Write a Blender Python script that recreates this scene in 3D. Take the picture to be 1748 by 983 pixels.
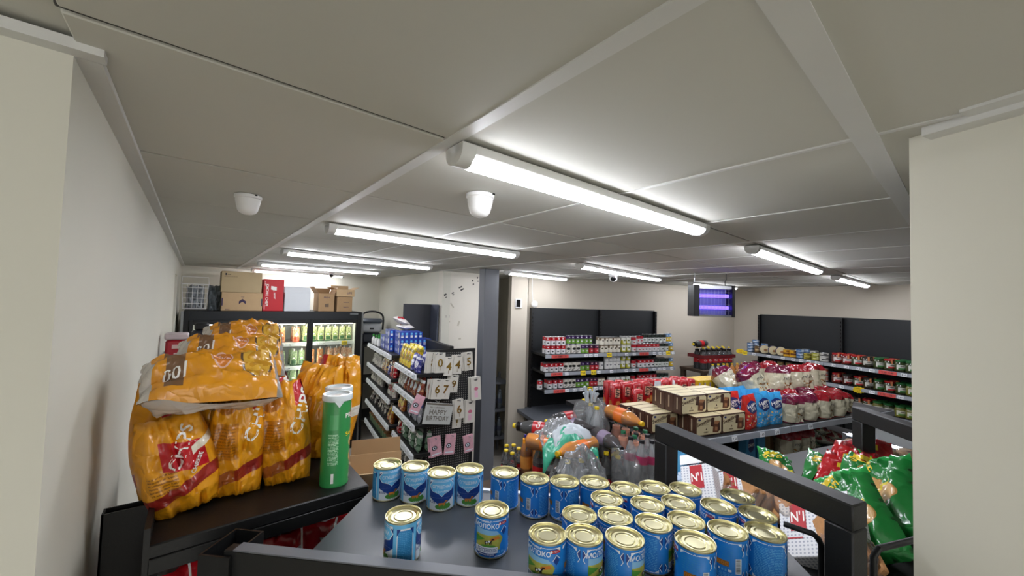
import bpy, bmesh, math, random
from mathutils import Vector, Matrix, noise
sc = bpy.context.scene
for o in list(bpy.data.objects): bpy.data.objects.remove(o)
COL = sc.collection
random.seed(7)
R = math.radians
H = 2.1                                   # camera height above the shop floor
F, YAW, PITCH, ROLL = 650.18, 0.692374, 0.038454, 0.029255

# ------------------------------------------------------------------ camera
fw = Vector((math.sin(YAW)*math.cos(PITCH), math.cos(YAW)*math.cos(PITCH), math.sin(PITCH)))
rt = Vector((math.cos(YAW), -math.sin(YAW), 0)); up = rt.cross(fw)
r2 = math.cos(ROLL)*rt + math.sin(ROLL)*up; u2 = -math.sin(ROLL)*rt + math.cos(ROLL)*up
cd = bpy.data.cameras.new('camera'); cam = bpy.data.objects.new('camera', cd); COL.objects.link(cam)
cd.sensor_width = 36; cd.lens = 36*F/1748; cd.clip_start = .02; cd.clip_end = 60
m = Matrix((r2, u2, -fw)).transposed().to_4x4(); m.translation = (0, 0, H); cam.matrix_world = m
sc.camera = cam

# ------------------------------------------------------------------ world, exposure
w = bpy.data.worlds.new('world'); sc.world = w; w.use_nodes = True
w.node_tree.nodes['Background'].inputs[0].default_value = (.5, .52, .55, 1)
w.node_tree.nodes['Background'].inputs[1].default_value = .05
vs = sc.view_settings; vs.view_transform = 'Standard'; vs.look = 'None'; vs.gamma = 1; vs.use_curve_mapping = False
vs.exposure = 1.12
LAMP = 20.0                                # strength of the ceiling tubes

# ------------------------------------------------------------------ pixel helpers (a pixel gives a direction only)
def ray(px, py): return r2*((px-874)/F) + u2*(-(py-491.5)/F) + fw
def at_z(px, py, z): d = ray(px, py); p = d*((z-H)/d.z); p.z = z; return p
def at_y(px, py, y): d = ray(px, py); p = d*(y/d.y); p.z += H; return p
def hdir(a): return Vector((math.sin(R(a)), math.cos(R(a)), 0))
# frame of the far half of the shop, turned 17 degrees: U along the far wall, V into the depth
RU, RV = Vector((math.cos(R(17)), -math.sin(R(17)), 0)), Vector((math.sin(R(17)), math.cos(R(17)), 0))
def uv(U, V, z): return RU*U + RV*V + Vector((0, 0, z))
RZ = R(-17)
def at_V(px, py, V): d = ray(px, py); p = d*(V/d.dot(RV)); return p.dot(RU), p.z+H
def at_U(px, py, U): d = ray(px, py); p = d*(U/d.dot(RU)); return p.dot(RV), p.z+H
# frame of the near shelf with the milk tins
NW, NN = hdir(136), hdir(46)
def nw(a, b, z): return NW*a + NN*b + Vector((0, 0, z))
NZ = R(-46)

# ------------------------------------------------------------------ materials
def lin(h):
    h = h.lstrip('#'); c = [int(h[i:i+2], 16)/255 for i in (0, 2, 4)]
    return tuple(x/12.92 if x <= .04045 else ((x+.055)/1.055)**2.4 for x in c) + (1,)
MATS = {}
def nodes(name):
    m = bpy.data.materials.new(name); m.use_nodes = True
    nt = m.node_tree; return m, nt, nt.nodes['Principled BSDF']
def mat(name, col='#808080', rough=.5, metal=0, var=.12, scale=8, spec=.5, bump=0, coat=0, obj_var=0):
    if name in MATS: return MATS[name]
    m, nt, b = nodes(name); N = nt.nodes; L = nt.links; c = lin(col)
    tc = N.new('ShaderNodeTexCoord'); nz = N.new('ShaderNodeTexNoise'); nz.inputs['Scale'].default_value = scale; nz.inputs['Detail'].default_value = 3
    L.new(tc.outputs['Object'], nz.inputs['Vector'])
    mx = N.new('ShaderNodeMix'); mx.data_type = 'RGBA'
    mx.inputs[6].default_value = tuple(x*(1-var) for x in c[:3])+(1,); mx.inputs[7].default_value = tuple(min(1, x*(1+var)) for x in c[:3])+(1,)
    L.new(nz.outputs['Fac'], mx.inputs[0])
    out = mx.outputs[2]
    if obj_var:
        oi = N.new('ShaderNodeObjectInfo'); mr = N.new('ShaderNodeMapRange'); mr.inputs[3].default_value = 1-obj_var; mr.inputs[4].default_value = 1+obj_var
        L.new(oi.outputs['Random'], mr.inputs[0]); hs = N.new('ShaderNodeHueSaturation'); L.new(mr.outputs[0], hs.inputs['Value']); L.new(out, hs.inputs['Color']); out = hs.outputs[0]
    L.new(out, b.inputs['Base Color'])
    b.inputs['Roughness'].default_value = rough; b.inputs['Metallic'].default_value = metal; b.inputs['Specular IOR Level'].default_value = spec
    if coat: b.inputs['Coat Weight'].default_value = coat; b.inputs['Coat Roughness'].default_value = .12
    if bump:
        bp = N.new('ShaderNodeBump'); bp.inputs['Strength'].default_value = bump; bp.inputs['Distance'].default_value = .003
        n2 = N.new('ShaderNodeTexNoise'); n2.inputs['Scale'].default_value = scale*12; L.new(tc.outputs['Object'], n2.inputs['Vector'])
        L.new(n2.outputs['Fac'], bp.inputs['Height']); L.new(bp.outputs[0], b.inputs['Normal'])
    MATS[name] = m; return m
def emis(name, col, strength):
    if name in MATS: return MATS[name]
    m, nt, b = nodes(name); b.inputs['Base Color'].default_value = lin(col)
    b.inputs['Emission Color'].default_value = lin(col); b.inputs['Emission Strength'].default_value = strength
    MATS[name] = m; return m
def clear(name, col='#ffffff', t=.8, rough=.08, wr=0):
    """thin clear plastic or glass: mostly transparent with a glossy skin"""
    if name in MATS: return MATS[name]
    m, nt, b = nodes(name); N = nt.nodes; L = nt.links
    b.inputs['Base Color'].default_value = lin(col); b.inputs['Roughness'].default_value = rough
    tr = N.new('ShaderNodeBsdfTransparent'); tr.inputs[0].default_value = lin(col)
    gl = N.new('ShaderNodeBsdfGlossy'); gl.inputs['Roughness'].default_value = rough
    fr = N.new('ShaderNodeFresnel'); fr.inputs[0].default_value = 1.45
    ms = N.new('ShaderNodeMixShader'); L.new(fr.outputs[0], ms.inputs[0]); L.new(tr.outputs[0], ms.inputs[1]); L.new(gl.outputs[0], ms.inputs[2])
    m2 = N.new('ShaderNodeMixShader'); m2.inputs[0].default_value = 1-t; L.new(ms.outputs[0], m2.inputs[1]); L.new(b.outputs[0], m2.inputs[2])
    if wr:
        tc = N.new('ShaderNodeTexCoord'); n2 = N.new('ShaderNodeTexNoise'); n2.inputs['Scale'].default_value = 22; n2.inputs['Detail'].default_value = 1
        bp = N.new('ShaderNodeBump'); bp.inputs['Strength'].default_value = wr; bp.inputs['Distance'].default_value = .01
        L.new(tc.outputs['Object'], n2.inputs['Vector']); L.new(n2.outputs['Fac'], bp.inputs['Height'])
        for n_ in (b, fr, gl): L.new(bp.outputs[0], n_.inputs['Normal'])
    L.new(m2.outputs[0], N['Material Output'].inputs[0]); MATS[name] = m; return m
def pmat(name, base, layers, rough=.3, metal=0, coat=.4, crease=0):
    """printed film or paper: flat shapes laid out on the UV of the surface.  rect: u0,u1,v0,v1,col[,shear]  ell: cu,cv,ru,rv,col"""
    if name in MATS: return MATS[name]
    m, nt, b = nodes(name); N = nt.nodes; L = nt.links
    tc = N.new('ShaderNodeTexCoord'); sp = N.new('ShaderNodeSeparateXYZ'); L.new(tc.outputs['UV'], sp.inputs[0])
    nz = N.new('ShaderNodeTexNoise'); nz.inputs['Scale'].default_value = 9; L.new(tc.outputs['Object'], nz.inputs['Vector'])
    mx = N.new('ShaderNodeMix'); mx.data_type = 'RGBA'; c = lin(base)
    mx.inputs[6].default_value = tuple(x*.86 for x in c[:3])+(1,); mx.inputs[7].default_value = tuple(min(1, x*1.12) for x in c[:3])+(1,)
    L.new(nz.outputs['Fac'], mx.inputs[0]); cur = mx.outputs[2]
    def math_(op, a, b_=None, c_=None):
        n = N.new('ShaderNodeMath'); n.operation = op
        for i, x in enumerate((a, b_, c_)):
            if x is None: continue
            if isinstance(x, (int, float)): n.inputs[i].default_value = x
            else: L.new(x, n.inputs[i])
        return n.outputs[0]
    for ly in layers:
        if ly[0] == 'rect':
            _, a0, a1, b0, b1, col = ly[:6]; v = sp.outputs[1]
            if len(ly) > 6: v = math_('MULTIPLY_ADD', sp.outputs[0], -ly[6], v)
            k = math_('MULTIPLY', math_('COMPARE', sp.outputs[0], (a0+a1)/2, (a1-a0)/2), math_('COMPARE', v, (b0+b1)/2, (b1-b0)/2))
        elif ly[0] == 'ell':
            _, cu, cv, ru, rv, col = ly
            k1 = math_('DIVIDE', math_('SUBTRACT', sp.outputs[0], cu), ru); k2 = math_('DIVIDE', math_('SUBTRACT', sp.outputs[1], cv), rv)
            k = math_('LESS_THAN', math_('ADD', math_('MULTIPLY', k1, k1), math_('MULTIPLY', k2, k2)), 1.0)
        elif ly[0] == 'spots':                        # printed mottling: u0,u1,v0,v1,col,scale,threshold
            _, a0, a1, b0, b1, col, s, th = ly
            n2 = N.new('ShaderNodeTexNoise'); n2.inputs['Scale'].default_value = s; n2.inputs['Detail'].default_value = 1; L.new(tc.outputs['UV'], n2.inputs['Vector'])
            k = math_('GREATER_THAN', n2.outputs['Fac'], th)
            k = math_('MULTIPLY', k, math_('MULTIPLY', math_('COMPARE', sp.outputs[0], (a0+a1)/2, (a1-a0)/2), math_('COMPARE', sp.outputs[1], (b0+b1)/2, (b1-b0)/2)))
        elif ly[0] == 'lines':                        # small print: u0,u1,v0,v1,col,count
            _, a0, a1, b0, b1, col, s = ly
            k = math_('GREATER_THAN', math_('FRACT', math_('MULTIPLY', sp.outputs[1], s)), .55)
            n2 = N.new('ShaderNodeTexNoise'); n2.inputs['Scale'].default_value = 60; L.new(tc.outputs['UV'], n2.inputs['Vector'])
            k = math_('MULTIPLY', k, math_('GREATER_THAN', n2.outputs['Fac'], .45))
            k = math_('MULTIPLY', k, math_('MULTIPLY', math_('COMPARE', sp.outputs[0], (a0+a1)/2, (a1-a0)/2), math_('COMPARE', sp.outputs[1], (b0+b1)/2, (b1-b0)/2)))
        mm = N.new('ShaderNodeMix'); mm.data_type = 'RGBA'; L.new(k, mm.inputs[0]); L.new(cur, mm.inputs[6]); mm.inputs[7].default_value = lin(col); cur = mm.outputs[2]
    if crease:
        vo = N.new('ShaderNodeTexVoronoi'); vo.feature = 'DISTANCE_TO_EDGE'; vo.inputs['Scale'].default_value = crease
        nd = N.new('ShaderNodeTexNoise'); nd.inputs['Scale'].default_value = crease*.7; L.new(tc.outputs['Object'], nd.inputs['Vector'])
        va = N.new('ShaderNodeVectorMath'); va.operation = 'MULTIPLY_ADD'; va.inputs[1].default_value = (.09, .09, .09); L.new(nd.outputs['Color'], va.inputs[0]); L.new(tc.outputs['Object'], va.inputs[2]); L.new(va.outputs[0], vo.inputs['Vector'])
        bp = N.new('ShaderNodeBump'); bp.inputs['Strength'].default_value = .55; bp.inputs['Distance'].default_value = .012; L.new(vo.outputs['Distance'], bp.inputs['Height'])
        L.new(bp.outputs[0], b.inputs['Normal'])
        if coat: L.new(bp.outputs[0], b.inputs['Coat Normal'])
    L.new(cur, b.inputs['Base Color']); b.inputs['Roughness'].default_value = rough; b.inputs['Metallic'].default_value = metal
    if coat: b.inputs['Coat Weight'].default_value = coat; b.inputs['Coat Roughness'].default_value = .1
    MATS[name] = m; return m

# ------------------------------------------------------------------ mesh builder
TXT = {}
def text2d(s, bold=True):
    """outline of a line of writing as flat triangles, 1 unit tall, centred"""
    if s in TXT: return TXT[s]
    c = bpy.data.curves.new('t', 'FONT'); c.body = s; c.size = 1; c.resolution_u = 2; c.offset = .018 if bold else 0
    c.align_x = 'CENTER'
    o = bpy.data.objects.new('t', c); COL.objects.link(o); dg = bpy.context.evaluated_depsgraph_get()
    me = o.evaluated_get(dg).to_mesh(); bm = bmesh.new(); bm.from_mesh(me); bmesh.ops.triangulate(bm, faces=bm.faces)
    vs_ = [(v.co.x, v.co.y) for v in bm.verts]; fs = [[v.index for v in f.verts] for f in bm.faces]; bm.free()
    o.evaluated_get(dg).to_mesh_clear(); bpy.data.objects.remove(o); bpy.data.curves.remove(c)
    if vs_:
        ys = [v[1] for v in vs_]; xs = [v[0] for v in vs_]; cy = (min(ys)+max(ys))/2; cx = (min(xs)+max(xs))/2; hh = max(ys)-min(ys); ww = max(xs)-min(xs)
        vs_ = [((x-cx)/hh, (y-cy)/hh) for x, y in vs_]; TXT[s] = (vs_, fs, ww/hh)
    else: TXT[s] = ([], [], 1)
    return TXT[s]
def clip_half(P, a, keep_greater):
    out = []
    for i in range(len(P)):
        p, q = P[i], P[(i+1) % len(P)]; ip = (p[0] >= a) if keep_greater else (p[0] <= a); iq = (q[0] >= a) if keep_greater else (q[0] <= a)
        if ip: out.append(p)
        if ip != iq: t = (a-p[0])/(q[0]-p[0]); out.append((a, p[1]+t*(q[1]-p[1])))
    return out
class MB:
    def __init__(s): s.v = []; s.f = []; s.m = []; s.uv = {}
    def add(s, V, Fc, slot=0, uvs=None):
        n = len(s.v); s.v += [tuple(x) for x in V]
        for k, f in enumerate(Fc):
            if uvs: s.uv[len(s.f)] = [uvs[i] for i in f]
            s.f.append([n+i for i in f]); s.m.append(slot)
        return s
    def box(s, x0, x1, y0, y1, z0, z1, slot=0, M=None):
        V = [Vector((x, y, z)) for z in (z0, z1) for y in (y0, y1) for x in (x0, x1)]
        if M: V = [M @ v for v in V]
        return s.add(V, [(0, 2, 3, 1), (4, 5, 7, 6), (0, 1, 5, 4), (2, 6, 7, 3), (0, 4, 6, 2), (1, 3, 7, 5)], slot)
    def rbox(s, x0, x1, y0, y1, z0, z1, b=.004, slot=0, M=None):
        """box with chamfered edges"""
        bm = bmesh.new(); bmesh.ops.create_cube(bm, size=1)
        for v in bm.verts: v.co = Vector(((x0+x1)/2+v.co.x*(x1-x0), (y0+y1)/2+v.co.y*(y1-y0), (z0+z1)/2+v.co.z*(z1-z0)))
        bmesh.ops.bevel(bm, geom=list(bm.edges), offset=b, segments=1, profile=.5, affect='EDGES'); bm.verts.index_update()
        V = [(M @ v.co) if M else v.co.copy() for v in bm.verts]; Fc = [[v.index for v in f.verts] for f in bm.faces]; bm.free()
        return s.add(V, Fc, slot)
    weld = 0
    def lathe(s, prof, seg=24, slots=None, M=None, cap=True):
        if prof[0][0] < 1e-5 or prof[-1][0] < 1e-5: s.weld = 1e-6
        n = len(prof); V = []; Fc = []; sl = []
        for r, z in prof:
            for k in range(seg):
                a = 2*math.pi*k/seg; V.append(Vector((r*math.cos(a), r*math.sin(a), z)))
        if M: V = [M @ v for v in V]
        base = len(s.v); s.v += [tuple(v) for v in V]
        for j in range(n-1):
            for k in range(seg):
                a, b = j*seg+k, j*seg+(k+1) % seg
                u0, u1 = k/seg, (k+1)/seg; v0, v1 = j/(n-1), (j+1)/(n-1)
                zr = (prof[-1][1]-prof[0][1]) or 1; v0 = (prof[j][1]-prof[0][1])/zr; v1 = (prof[j+1][1]-prof[0][1])/zr
                s.uv[len(s.f)] = [(u0, v0), (u1, v0), (u1, v1), (u0, v1)]
                s.f.append([base+a, base+b, base+b+seg, base+a+seg]); s.m.append(slots[j] if slots else 0)
        if cap:
            if prof[0][0] > 1e-5: s.f.append([base+k for k in range(seg)][::-1]); s.m.append(slots[0] if slots else 0)
            if prof[-1][0] > 1e-5: s.f.append([base+(n-1)*seg+k for k in range(seg)]); s.m.append(slots[-1] if slots else 0)
        return s
    def tube(s, pts, r, seg=8, slot=0, closed=False):
        pts = [Vector(p) for p in pts]; n = len(pts); base = len(s.v); prev = None
        for i, p in enumerate(pts):
            a = pts[i-1] if (i or closed) else p; b = pts[(i+1) % n] if (i < n-1 or closed) else p
            t = (b-a).normalized()
            ref = prev if prev is not None else (Vector((0, 0, 1)) if abs(t.z) < .9 else Vector((1, 0, 0)))
            x = (ref - t*ref.dot(t)).normalized(); prev = x; y = t.cross(x)
            for k in range(seg):
                an = 2*math.pi*k/seg; s.v.append(tuple(p + x*(r*math.cos(an)) + y*(r*math.sin(an))))
        for i in range(n if closed else n-1):
            j = (i+1) % n
            for k in range(seg):
                k2 = (k+1) % seg; s.f.append([base+i*seg+k, base+i*seg+k2, base+j*seg+k2, base+j*seg+k]); s.m.append(slot)
        if not closed:
            s.f.append([base+k for k in range(seg)][::-1]); s.m.append(slot); s.f.append([base+(n-1)*seg+k for k in range(seg)]); s.m.append(slot)
        return s
    def text(s, txt, fn, cx, cy, size, slot=0, rot=0, stretch=1, maxw=None):
        """lay writing on a surface: fn(a, b) -> point"""
        vs_, fs, asp = text2d(txt); c, sn = math.cos(R(rot)), math.sin(R(rot))
        if maxw and asp*size*stretch > maxw: stretch = maxw/(asp*size)
        V = [fn(cx+size*(x*stretch*c-y*sn), cy+size*(x*stretch*sn+y*c)) for x, y in vs_]
        return s.add(V, fs, slot)
    def poly(s, P, fn, slot=0, step=None):
        """convex flat shape laid on a surface; step cuts it into strips so that it can bend"""
        if not step: return s.add([fn(*p) for p in P], [list(range(len(P)))], slot)
        x0, x1 = min(p[0] for p in P), max(p[0] for p in P); n = max(1, math.ceil((x1-x0)/step))
        for i in range(n):
            a, b = x0+(x1-x0)*i/n, x0+(x1-x0)*(i+1)/n
            Q = clip_half(clip_half(P, a, True), b, False)
            if len(Q) > 2: s.add([fn(*p) for p in Q], [list(range(len(Q)))], slot)
        return s
    def mesh(s, name, mats, smooth=40, weld=0):
        me = bpy.data.meshes.new(name); me.from_pydata(s.v, [], s.f)
        for m_ in (mats if isinstance(mats, (list, tuple)) else [mats]): me.materials.append(m_)
        me.polygons.foreach_set('material_index', s.m)
        if s.uv:
            ul = me.uv_layers.new(name='UVMap')
            for p in me.polygons:
                if p.index in s.uv:
                    for li, c in zip(p.loop_indices, s.uv[p.index]): ul.data[li].uv = c
        weld = weld or s.weld
        if weld:
            bm = bmesh.new(); bm.from_mesh(me); bmesh.ops.remove_doubles(bm, verts=bm.verts, dist=weld); bm.to_mesh(me); bm.free()
        if smooth:
            me.polygons.foreach_set('use_smooth', [True]*len(me.polygons)); me.set_sharp_from_angle(angle=R(smooth))
        me.update(); return me
def obj(name, me, parent=None, loc=(0, 0, 0), rot=(0, 0, 0), scale=None):
    o = bpy.data.objects.new(name, me); COL.objects.link(o); o.location = loc; o.rotation_euler = rot
    if scale: o.scale = scale if isinstance(scale, (tuple, list)) else (scale,)*3
    if parent: o.parent = parent
    return o
def tag(o, label, cat, group=None):
    o['label'] = label; o['category'] = cat
    if group: o['group'] = group
    return o
def thing(name, label, cat, loc=(0, 0, 0), rot=(0, 0, 0), group=None):
    return tag(obj(name, None, None, loc, rot), label, cat, group)
def dup(o, loc=None, rot=None, label=None, parent=None, scale=None):
    c = o.copy(); COL.objects.link(c); c.parent = parent
    if loc is not None: c.location = loc
    if rot is not None: c.rotation_euler = rot if isinstance(rot, (tuple, list)) else (0, 0, rot)
    if label: c['label'] = label
    if scale: c.scale = scale if isinstance(scale, (tuple, list)) else (scale,)*3
    for ch in o.children: dup(ch, parent=c)
    return c
def struct(name, me, parent=None, loc=(0, 0, 0), rot=(0, 0, 0)):
    o = obj(name, me, parent, loc, rot)
    if not parent: o['kind'] = 'structure'
    return o
class Maker:
    """builds a thing once, then hands out copies of it"""
    def __init__(s, build): s.build = build; s.proto = None
    def __call__(s, loc, rot=0, label=None, group=None, scale=None):
        rot = rot if isinstance(rot, (tuple, list)) else (0, 0, rot)
        if s.proto is None: o = s.proto = s.build(); o.location = loc; o.rotation_euler = rot; o.scale = (scale,)*3 if isinstance(scale, (int, float)) else (scale or (1, 1, 1))
        else: o = dup(s.proto, loc, rot, scale=scale or 1)
        if label: o['label'] = label
        if group: o['group'] = group
        elif 'group' in o and group is not None: del o['group']
        return o

# ================================================================== THE ROOM
CEIL = 2.455
M_wall = mat('wall_paint', '#d2d0c2', .75, var=.04, scale=1.5, bump=.15)
M_wall2 = mat('wall_paint_light', '#dad5c8', .7, var=.03, scale=2, bump=.1)
M_ceil = mat('ceiling_panel_paint', '#c4c3ba', .8, var=.03, scale=1.2, obj_var=.03)
M_rail = mat('ceiling_rail_paint', '#d0d0cc', .45, var=.05)
M_floor = mat('floor_tile', '#c4beb4', .4, var=.1, scale=3)
M_black = mat('black_powder_coat', '#0b0c0d', .5, var=.1, scale=20, bump=.08)
M_black2 = mat('black_back_panel', '#14181b', .55, var=.08, scale=3)
M_steel = mat('grey_painted_steel', '#6a6d73', .45, var=.08, scale=4)
M_white = mat('white_plastic', '#e8e8e6', .4, var=.03)
M_chrome = mat('brushed_metal', '#a9abad', .3, metal=.9, var=.1)
M_glass = clear('door_glass', '#f6fbfa', .99, .02)
M_card = mat('cardboard', '#a98963', .8, var=.08, scale=12)
M_card2 = mat('cardboard_pale', '#c2a47c', .8, var=.08, scale=12)

def wall(name, p0, p1, z0=0, z1=CEIL, t=.12, m_=None):
    """vertical slab from p0 to p1; the thickness goes to the left of the direction p0 -> p1"""
    p0, p1 = Vector(p0), Vector(p1); d = (p1-p0); L_ = d.length; a = math.atan2(d.y, d.x)
    return struct(name, MB().box(0, L_, 0, t, z0, z1).mesh(name, m_ or M_wall, 0), None, (p0.x, p0.y, 0), (0, 0, a))
def P2(U, V): q = uv(U, V, 0); return (q.x, q.y)
wl = struct('wall_left', MB().box(-.30, -.154, 1.0, 4.75, 0, CEIL).box(-.30, -.154, 5.35, 6.6, 0, CEIL).box(-.30, -.154, 4.75, 5.35, 2.28, CEIL).box(-.30, -.25, 4.75, 5.35, 0, 2.28).mesh('wall_left', M_wall, 0))
struct('wall_near_left', MB().box(-3, -.154, .838, 1.0, 0, CEIL).mesh('wall_near_left', M_wall, 0))
wall('wall_back', (2.46, 6.45), (-.3, 6.45), t=-.12)
wall('wall_side', (2.25, 4.0), (2.42, 6.45), t=-.1)
ww = wall('wall_white', (2.25, 4.0), (2.80, 4.0), t=.1, m_=M_wall2)
M_wallb = mat('wall_paint_beige', '#bcb4a5', .75, var=.04, scale=1.5, bump=.15)
wall('wall_far', P2(2.02, 4.6), P2(6.25, 4.6), m_=M_wallb)
wall('wall_pier', P2(1.875, 4.5), P2(2.105, 4.5), t=.1, m_=M_wallb)
wall('wall_right', P2(6.1, 4.7), P2(6.1, -1.2), t=.12, m_=M_wallb)
wall('wall_near', P2(6.2, -1.0), P2(1.25, -1.0), t=.12)
struct('wall_near_right', MB().box(1.022, 1.24, -3.2, .392, 0, CEIL).mesh('wall_near_right', M_wall, 0), None, (0, 0, 0), (0, 0, RZ))
wall('wall_behind', (2.0, -2.6), (-3, -2.6), t=.1)
wall('wall_far_left', (-3, -2.7), (-3, 1.0), t=.1)
wall('wall_passage', P2(.9, 5.9), P2(2.6, 5.9), m_=mat('passage_paint', '#a79c86', .8, var=.05))
wall('wall_passage_side', (2.80, 4.1), (3.25, 5.2), t=.08, m_=MATS['passage_paint'])
wall('wall_passage_right', P2(2.105, 5.9), P2(2.105, 4.6), t=.06)
struct('floor', MB().box(-3.2, 9, -4.5, 7.5, -.1, 0).mesh('floor', M_floor, 0))
wn = struct('added_window', MB().rbox(-2.7, 1.2, -2.49, -2.45, .3, 2.2, .004).mesh('added_window', mat('added_window_frame', '#d0d0cc', .4), 0))  # unseen window with glowing panes, added behind the camera to light the near walls
for k in range(3): obj('pane', MB().box(-2.64+1.28*k, -1.42+1.28*k, -2.448, -2.444, .36, 2.14).mesh('pane', emis('added_light_pane', '#f3f1ea', .6), 0), wn)
# paper and tape scraps stuck on the white wall
scr = MB(); scd = MB()
for (px, py, w_, h_, a) in ((786, 490, .05, .016, 25), (789, 494, .05, .016, 25), (773, 500, .03, .012, 25), (774, 503, .02, .01, 25), (760, 503, .035, .02, 25), (762, 507, .03, .01, 25), (807, 479, .016, .022, 0), (808, 485, .02, .016, 0), (815, 474, .016, .02, 0), (816, 480, .018, .012, 0), (764, 540, .05, .03, 0)):
    p = at_y(px, py, 3.998); Mx = Matrix.Translation(p) @ Matrix.Rotation(R(-a), 4, 'Y'); scd.box(-w_/2, w_/2, -.002, .001, -h_/2, h_/2, 0, Mx)
for (px, py, w_, h_, a) in ((772, 521, .07, .012, -50), (783, 552, .02, .06, -20), (765, 549, .05, .01, 0), (785, 578, .03, .02, 0)):
    p = at_y(px, py, 3.998); Mx = Matrix.Translation(p) @ Matrix.Rotation(R(-a), 4, 'Y'); scr.box(-w_/2, w_/2, -.002, .001, -h_/2, h_/2, 0, Mx)
tag(obj('tape_scraps', scd.mesh('tape_scraps', mat('dark_tape', '#2b2926', .6))), 'dark scraps of tape stuck on the white wall beside the steel pillar', 'tape')
tag(obj('glue_marks', scr.mesh('glue_marks', mat('glue_mark', '#b9b2a0', .6))), 'pale glue and tear marks on the white wall beside the steel pillar', 'marks')

# ceiling: slab, separate lay-in panels, rails
def proj(p):
    d = Vector(p)-Vector((0, 0, H)); z = d.dot(fw)
    return None if z < .05 else (874+F*d.dot(r2)/z, 491.5-F*d.dot(u2)/z)
ce = struct('ceiling', MB().box(-3.2, 9, -4.5, 7.5, CEIL+.012, CEIL+.1).mesh('ceiling', M_ceil, 0))
xs = [-.154] + [.42+.6*k for k in range(13)]; ys = [.133+.6*k for k in range(-2, 11)] + [6.45]
pm = {}
for i in range(len(xs)-1):
    for j in range(len(ys)-1):
        x0, x1, y0, y1 = xs[i], xs[i+1], ys[j], ys[j+1]
        q = [proj((x, y, CEIL)) for x in (x0, x1) for y in (y0, y1)]
        if not any(p and -40 < p[0] < 1790 and -40 < p[1] < 520 for p in q): continue
        k = (round(x1-x0, 3), round(y1-y0, 3))
        if k not in pm: pm[k] = MB().rbox(-k[0]/2+.004, k[0]/2-.004, -k[1]/2+.0055, k[1]/2-.0055, 0, .012, .002).mesh('ceiling_panel', M_ceil, 0)
        obj('ceiling_panel', pm[k], ce, ((x0+x1)/2, (y0+y1)/2, CEIL+random.uniform(-.0008, .0012)), (R(random.uniform(-.12, .12)), R(random.uniform(-.12, .12)), 0))
for x in xs[1:]:
    wd = .015 if x == xs[1] else .006
    obj('ceiling_rail', MB().box(x-wd, x+wd, -1.1, 6.45, CEIL-.003, CEIL+.006).mesh('ceiling_rail', M_rail, 0), ce)
for y in ys[:-1]:
    big = abs(y-.133) < .01; wd = .02 if big else .005; zz = -.0035 if big else .004
    obj('ceiling_rail', MB().box(-.154, 8.2, y-wd, y+wd, CEIL+zz, CEIL+.009).mesh('ceiling_rail', M_rail if big else mat('ceiling_groove', '#3a3936', .6), 0), ce)
struct('trim_1', MB().box(-.154, -.125, .84, 6.45, CEIL-.012, CEIL+.004).mesh('trim_1', M_rail, 0))
struct('trim_2', MB().box(-3, -.12, .812, .838, CEIL-.012, CEIL+.004).mesh('trim_2', M_rail, 0))
struct('trim_3', MB().box(.985, 1.022, -2.5, .36, CEIL-.016, CEIL+.004).box(.95, .985, -2.5, .30, CEIL-.006, CEIL+.004).mesh('trim_3', M_rail, 0), None, (0, 0, 0), (0, 0, RZ))

# ceiling tubes
M_tube = emis('lamp_diffuser', '#f4f6ff', LAMP)
M_lampw = mat('lamp_housing', '#d9d9d6', .4, var=.03)
def half(x0, x1, wy, dz, slot=0, seg=10):
    b = MB(); V = []; 
    for x in (x0, x1):
        for k in range(seg+1):
            a = math.pi*k/seg; V.append((x, wy*math.cos(a), -dz*math.sin(a)**.8))
    n = seg+1
    b.add(V, [[k, k+1, n+k+1, n+k] for k in range(seg)] + [list(range(n))[::-1], list(range(n, 2*n)), [0, n, 2*n-1, seg]], slot); return b
def lamp(p0, p1, label, cover=True):
    p0, p1 = Vector(p0), Vector(p1); c = (p0+p1)/2; L_ = (p1-p0).length; a = math.atan2(p1.y-p0.y, p1.x-p0.x)
    t = thing('ceiling_lamp', label, 'lamp', (c.x, c.y, CEIL-.005), (0, 0, a))
    obj('housing', MB().rbox(-L_/2, L_/2, -.036, .036, -.024, 0, .003).mesh('housing', M_lampw), t)
    obj('diffuser', half(-L_/2+.035, L_/2-.035, .033, .022).mesh('diffuser', M_tube, 60), t, (0, 0, -.0235))
    for s in (-1, 1):
        x0, x1 = sorted((s*L_/2, s*(L_/2-.036))); obj('end_cap', half(x0, x1, .038, .042).mesh('end_cap', M_lampw, 60), t, (0, 0, -.005))
    return t
def lz(px, py): return at_z(px, py, CEIL-.02)
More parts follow.
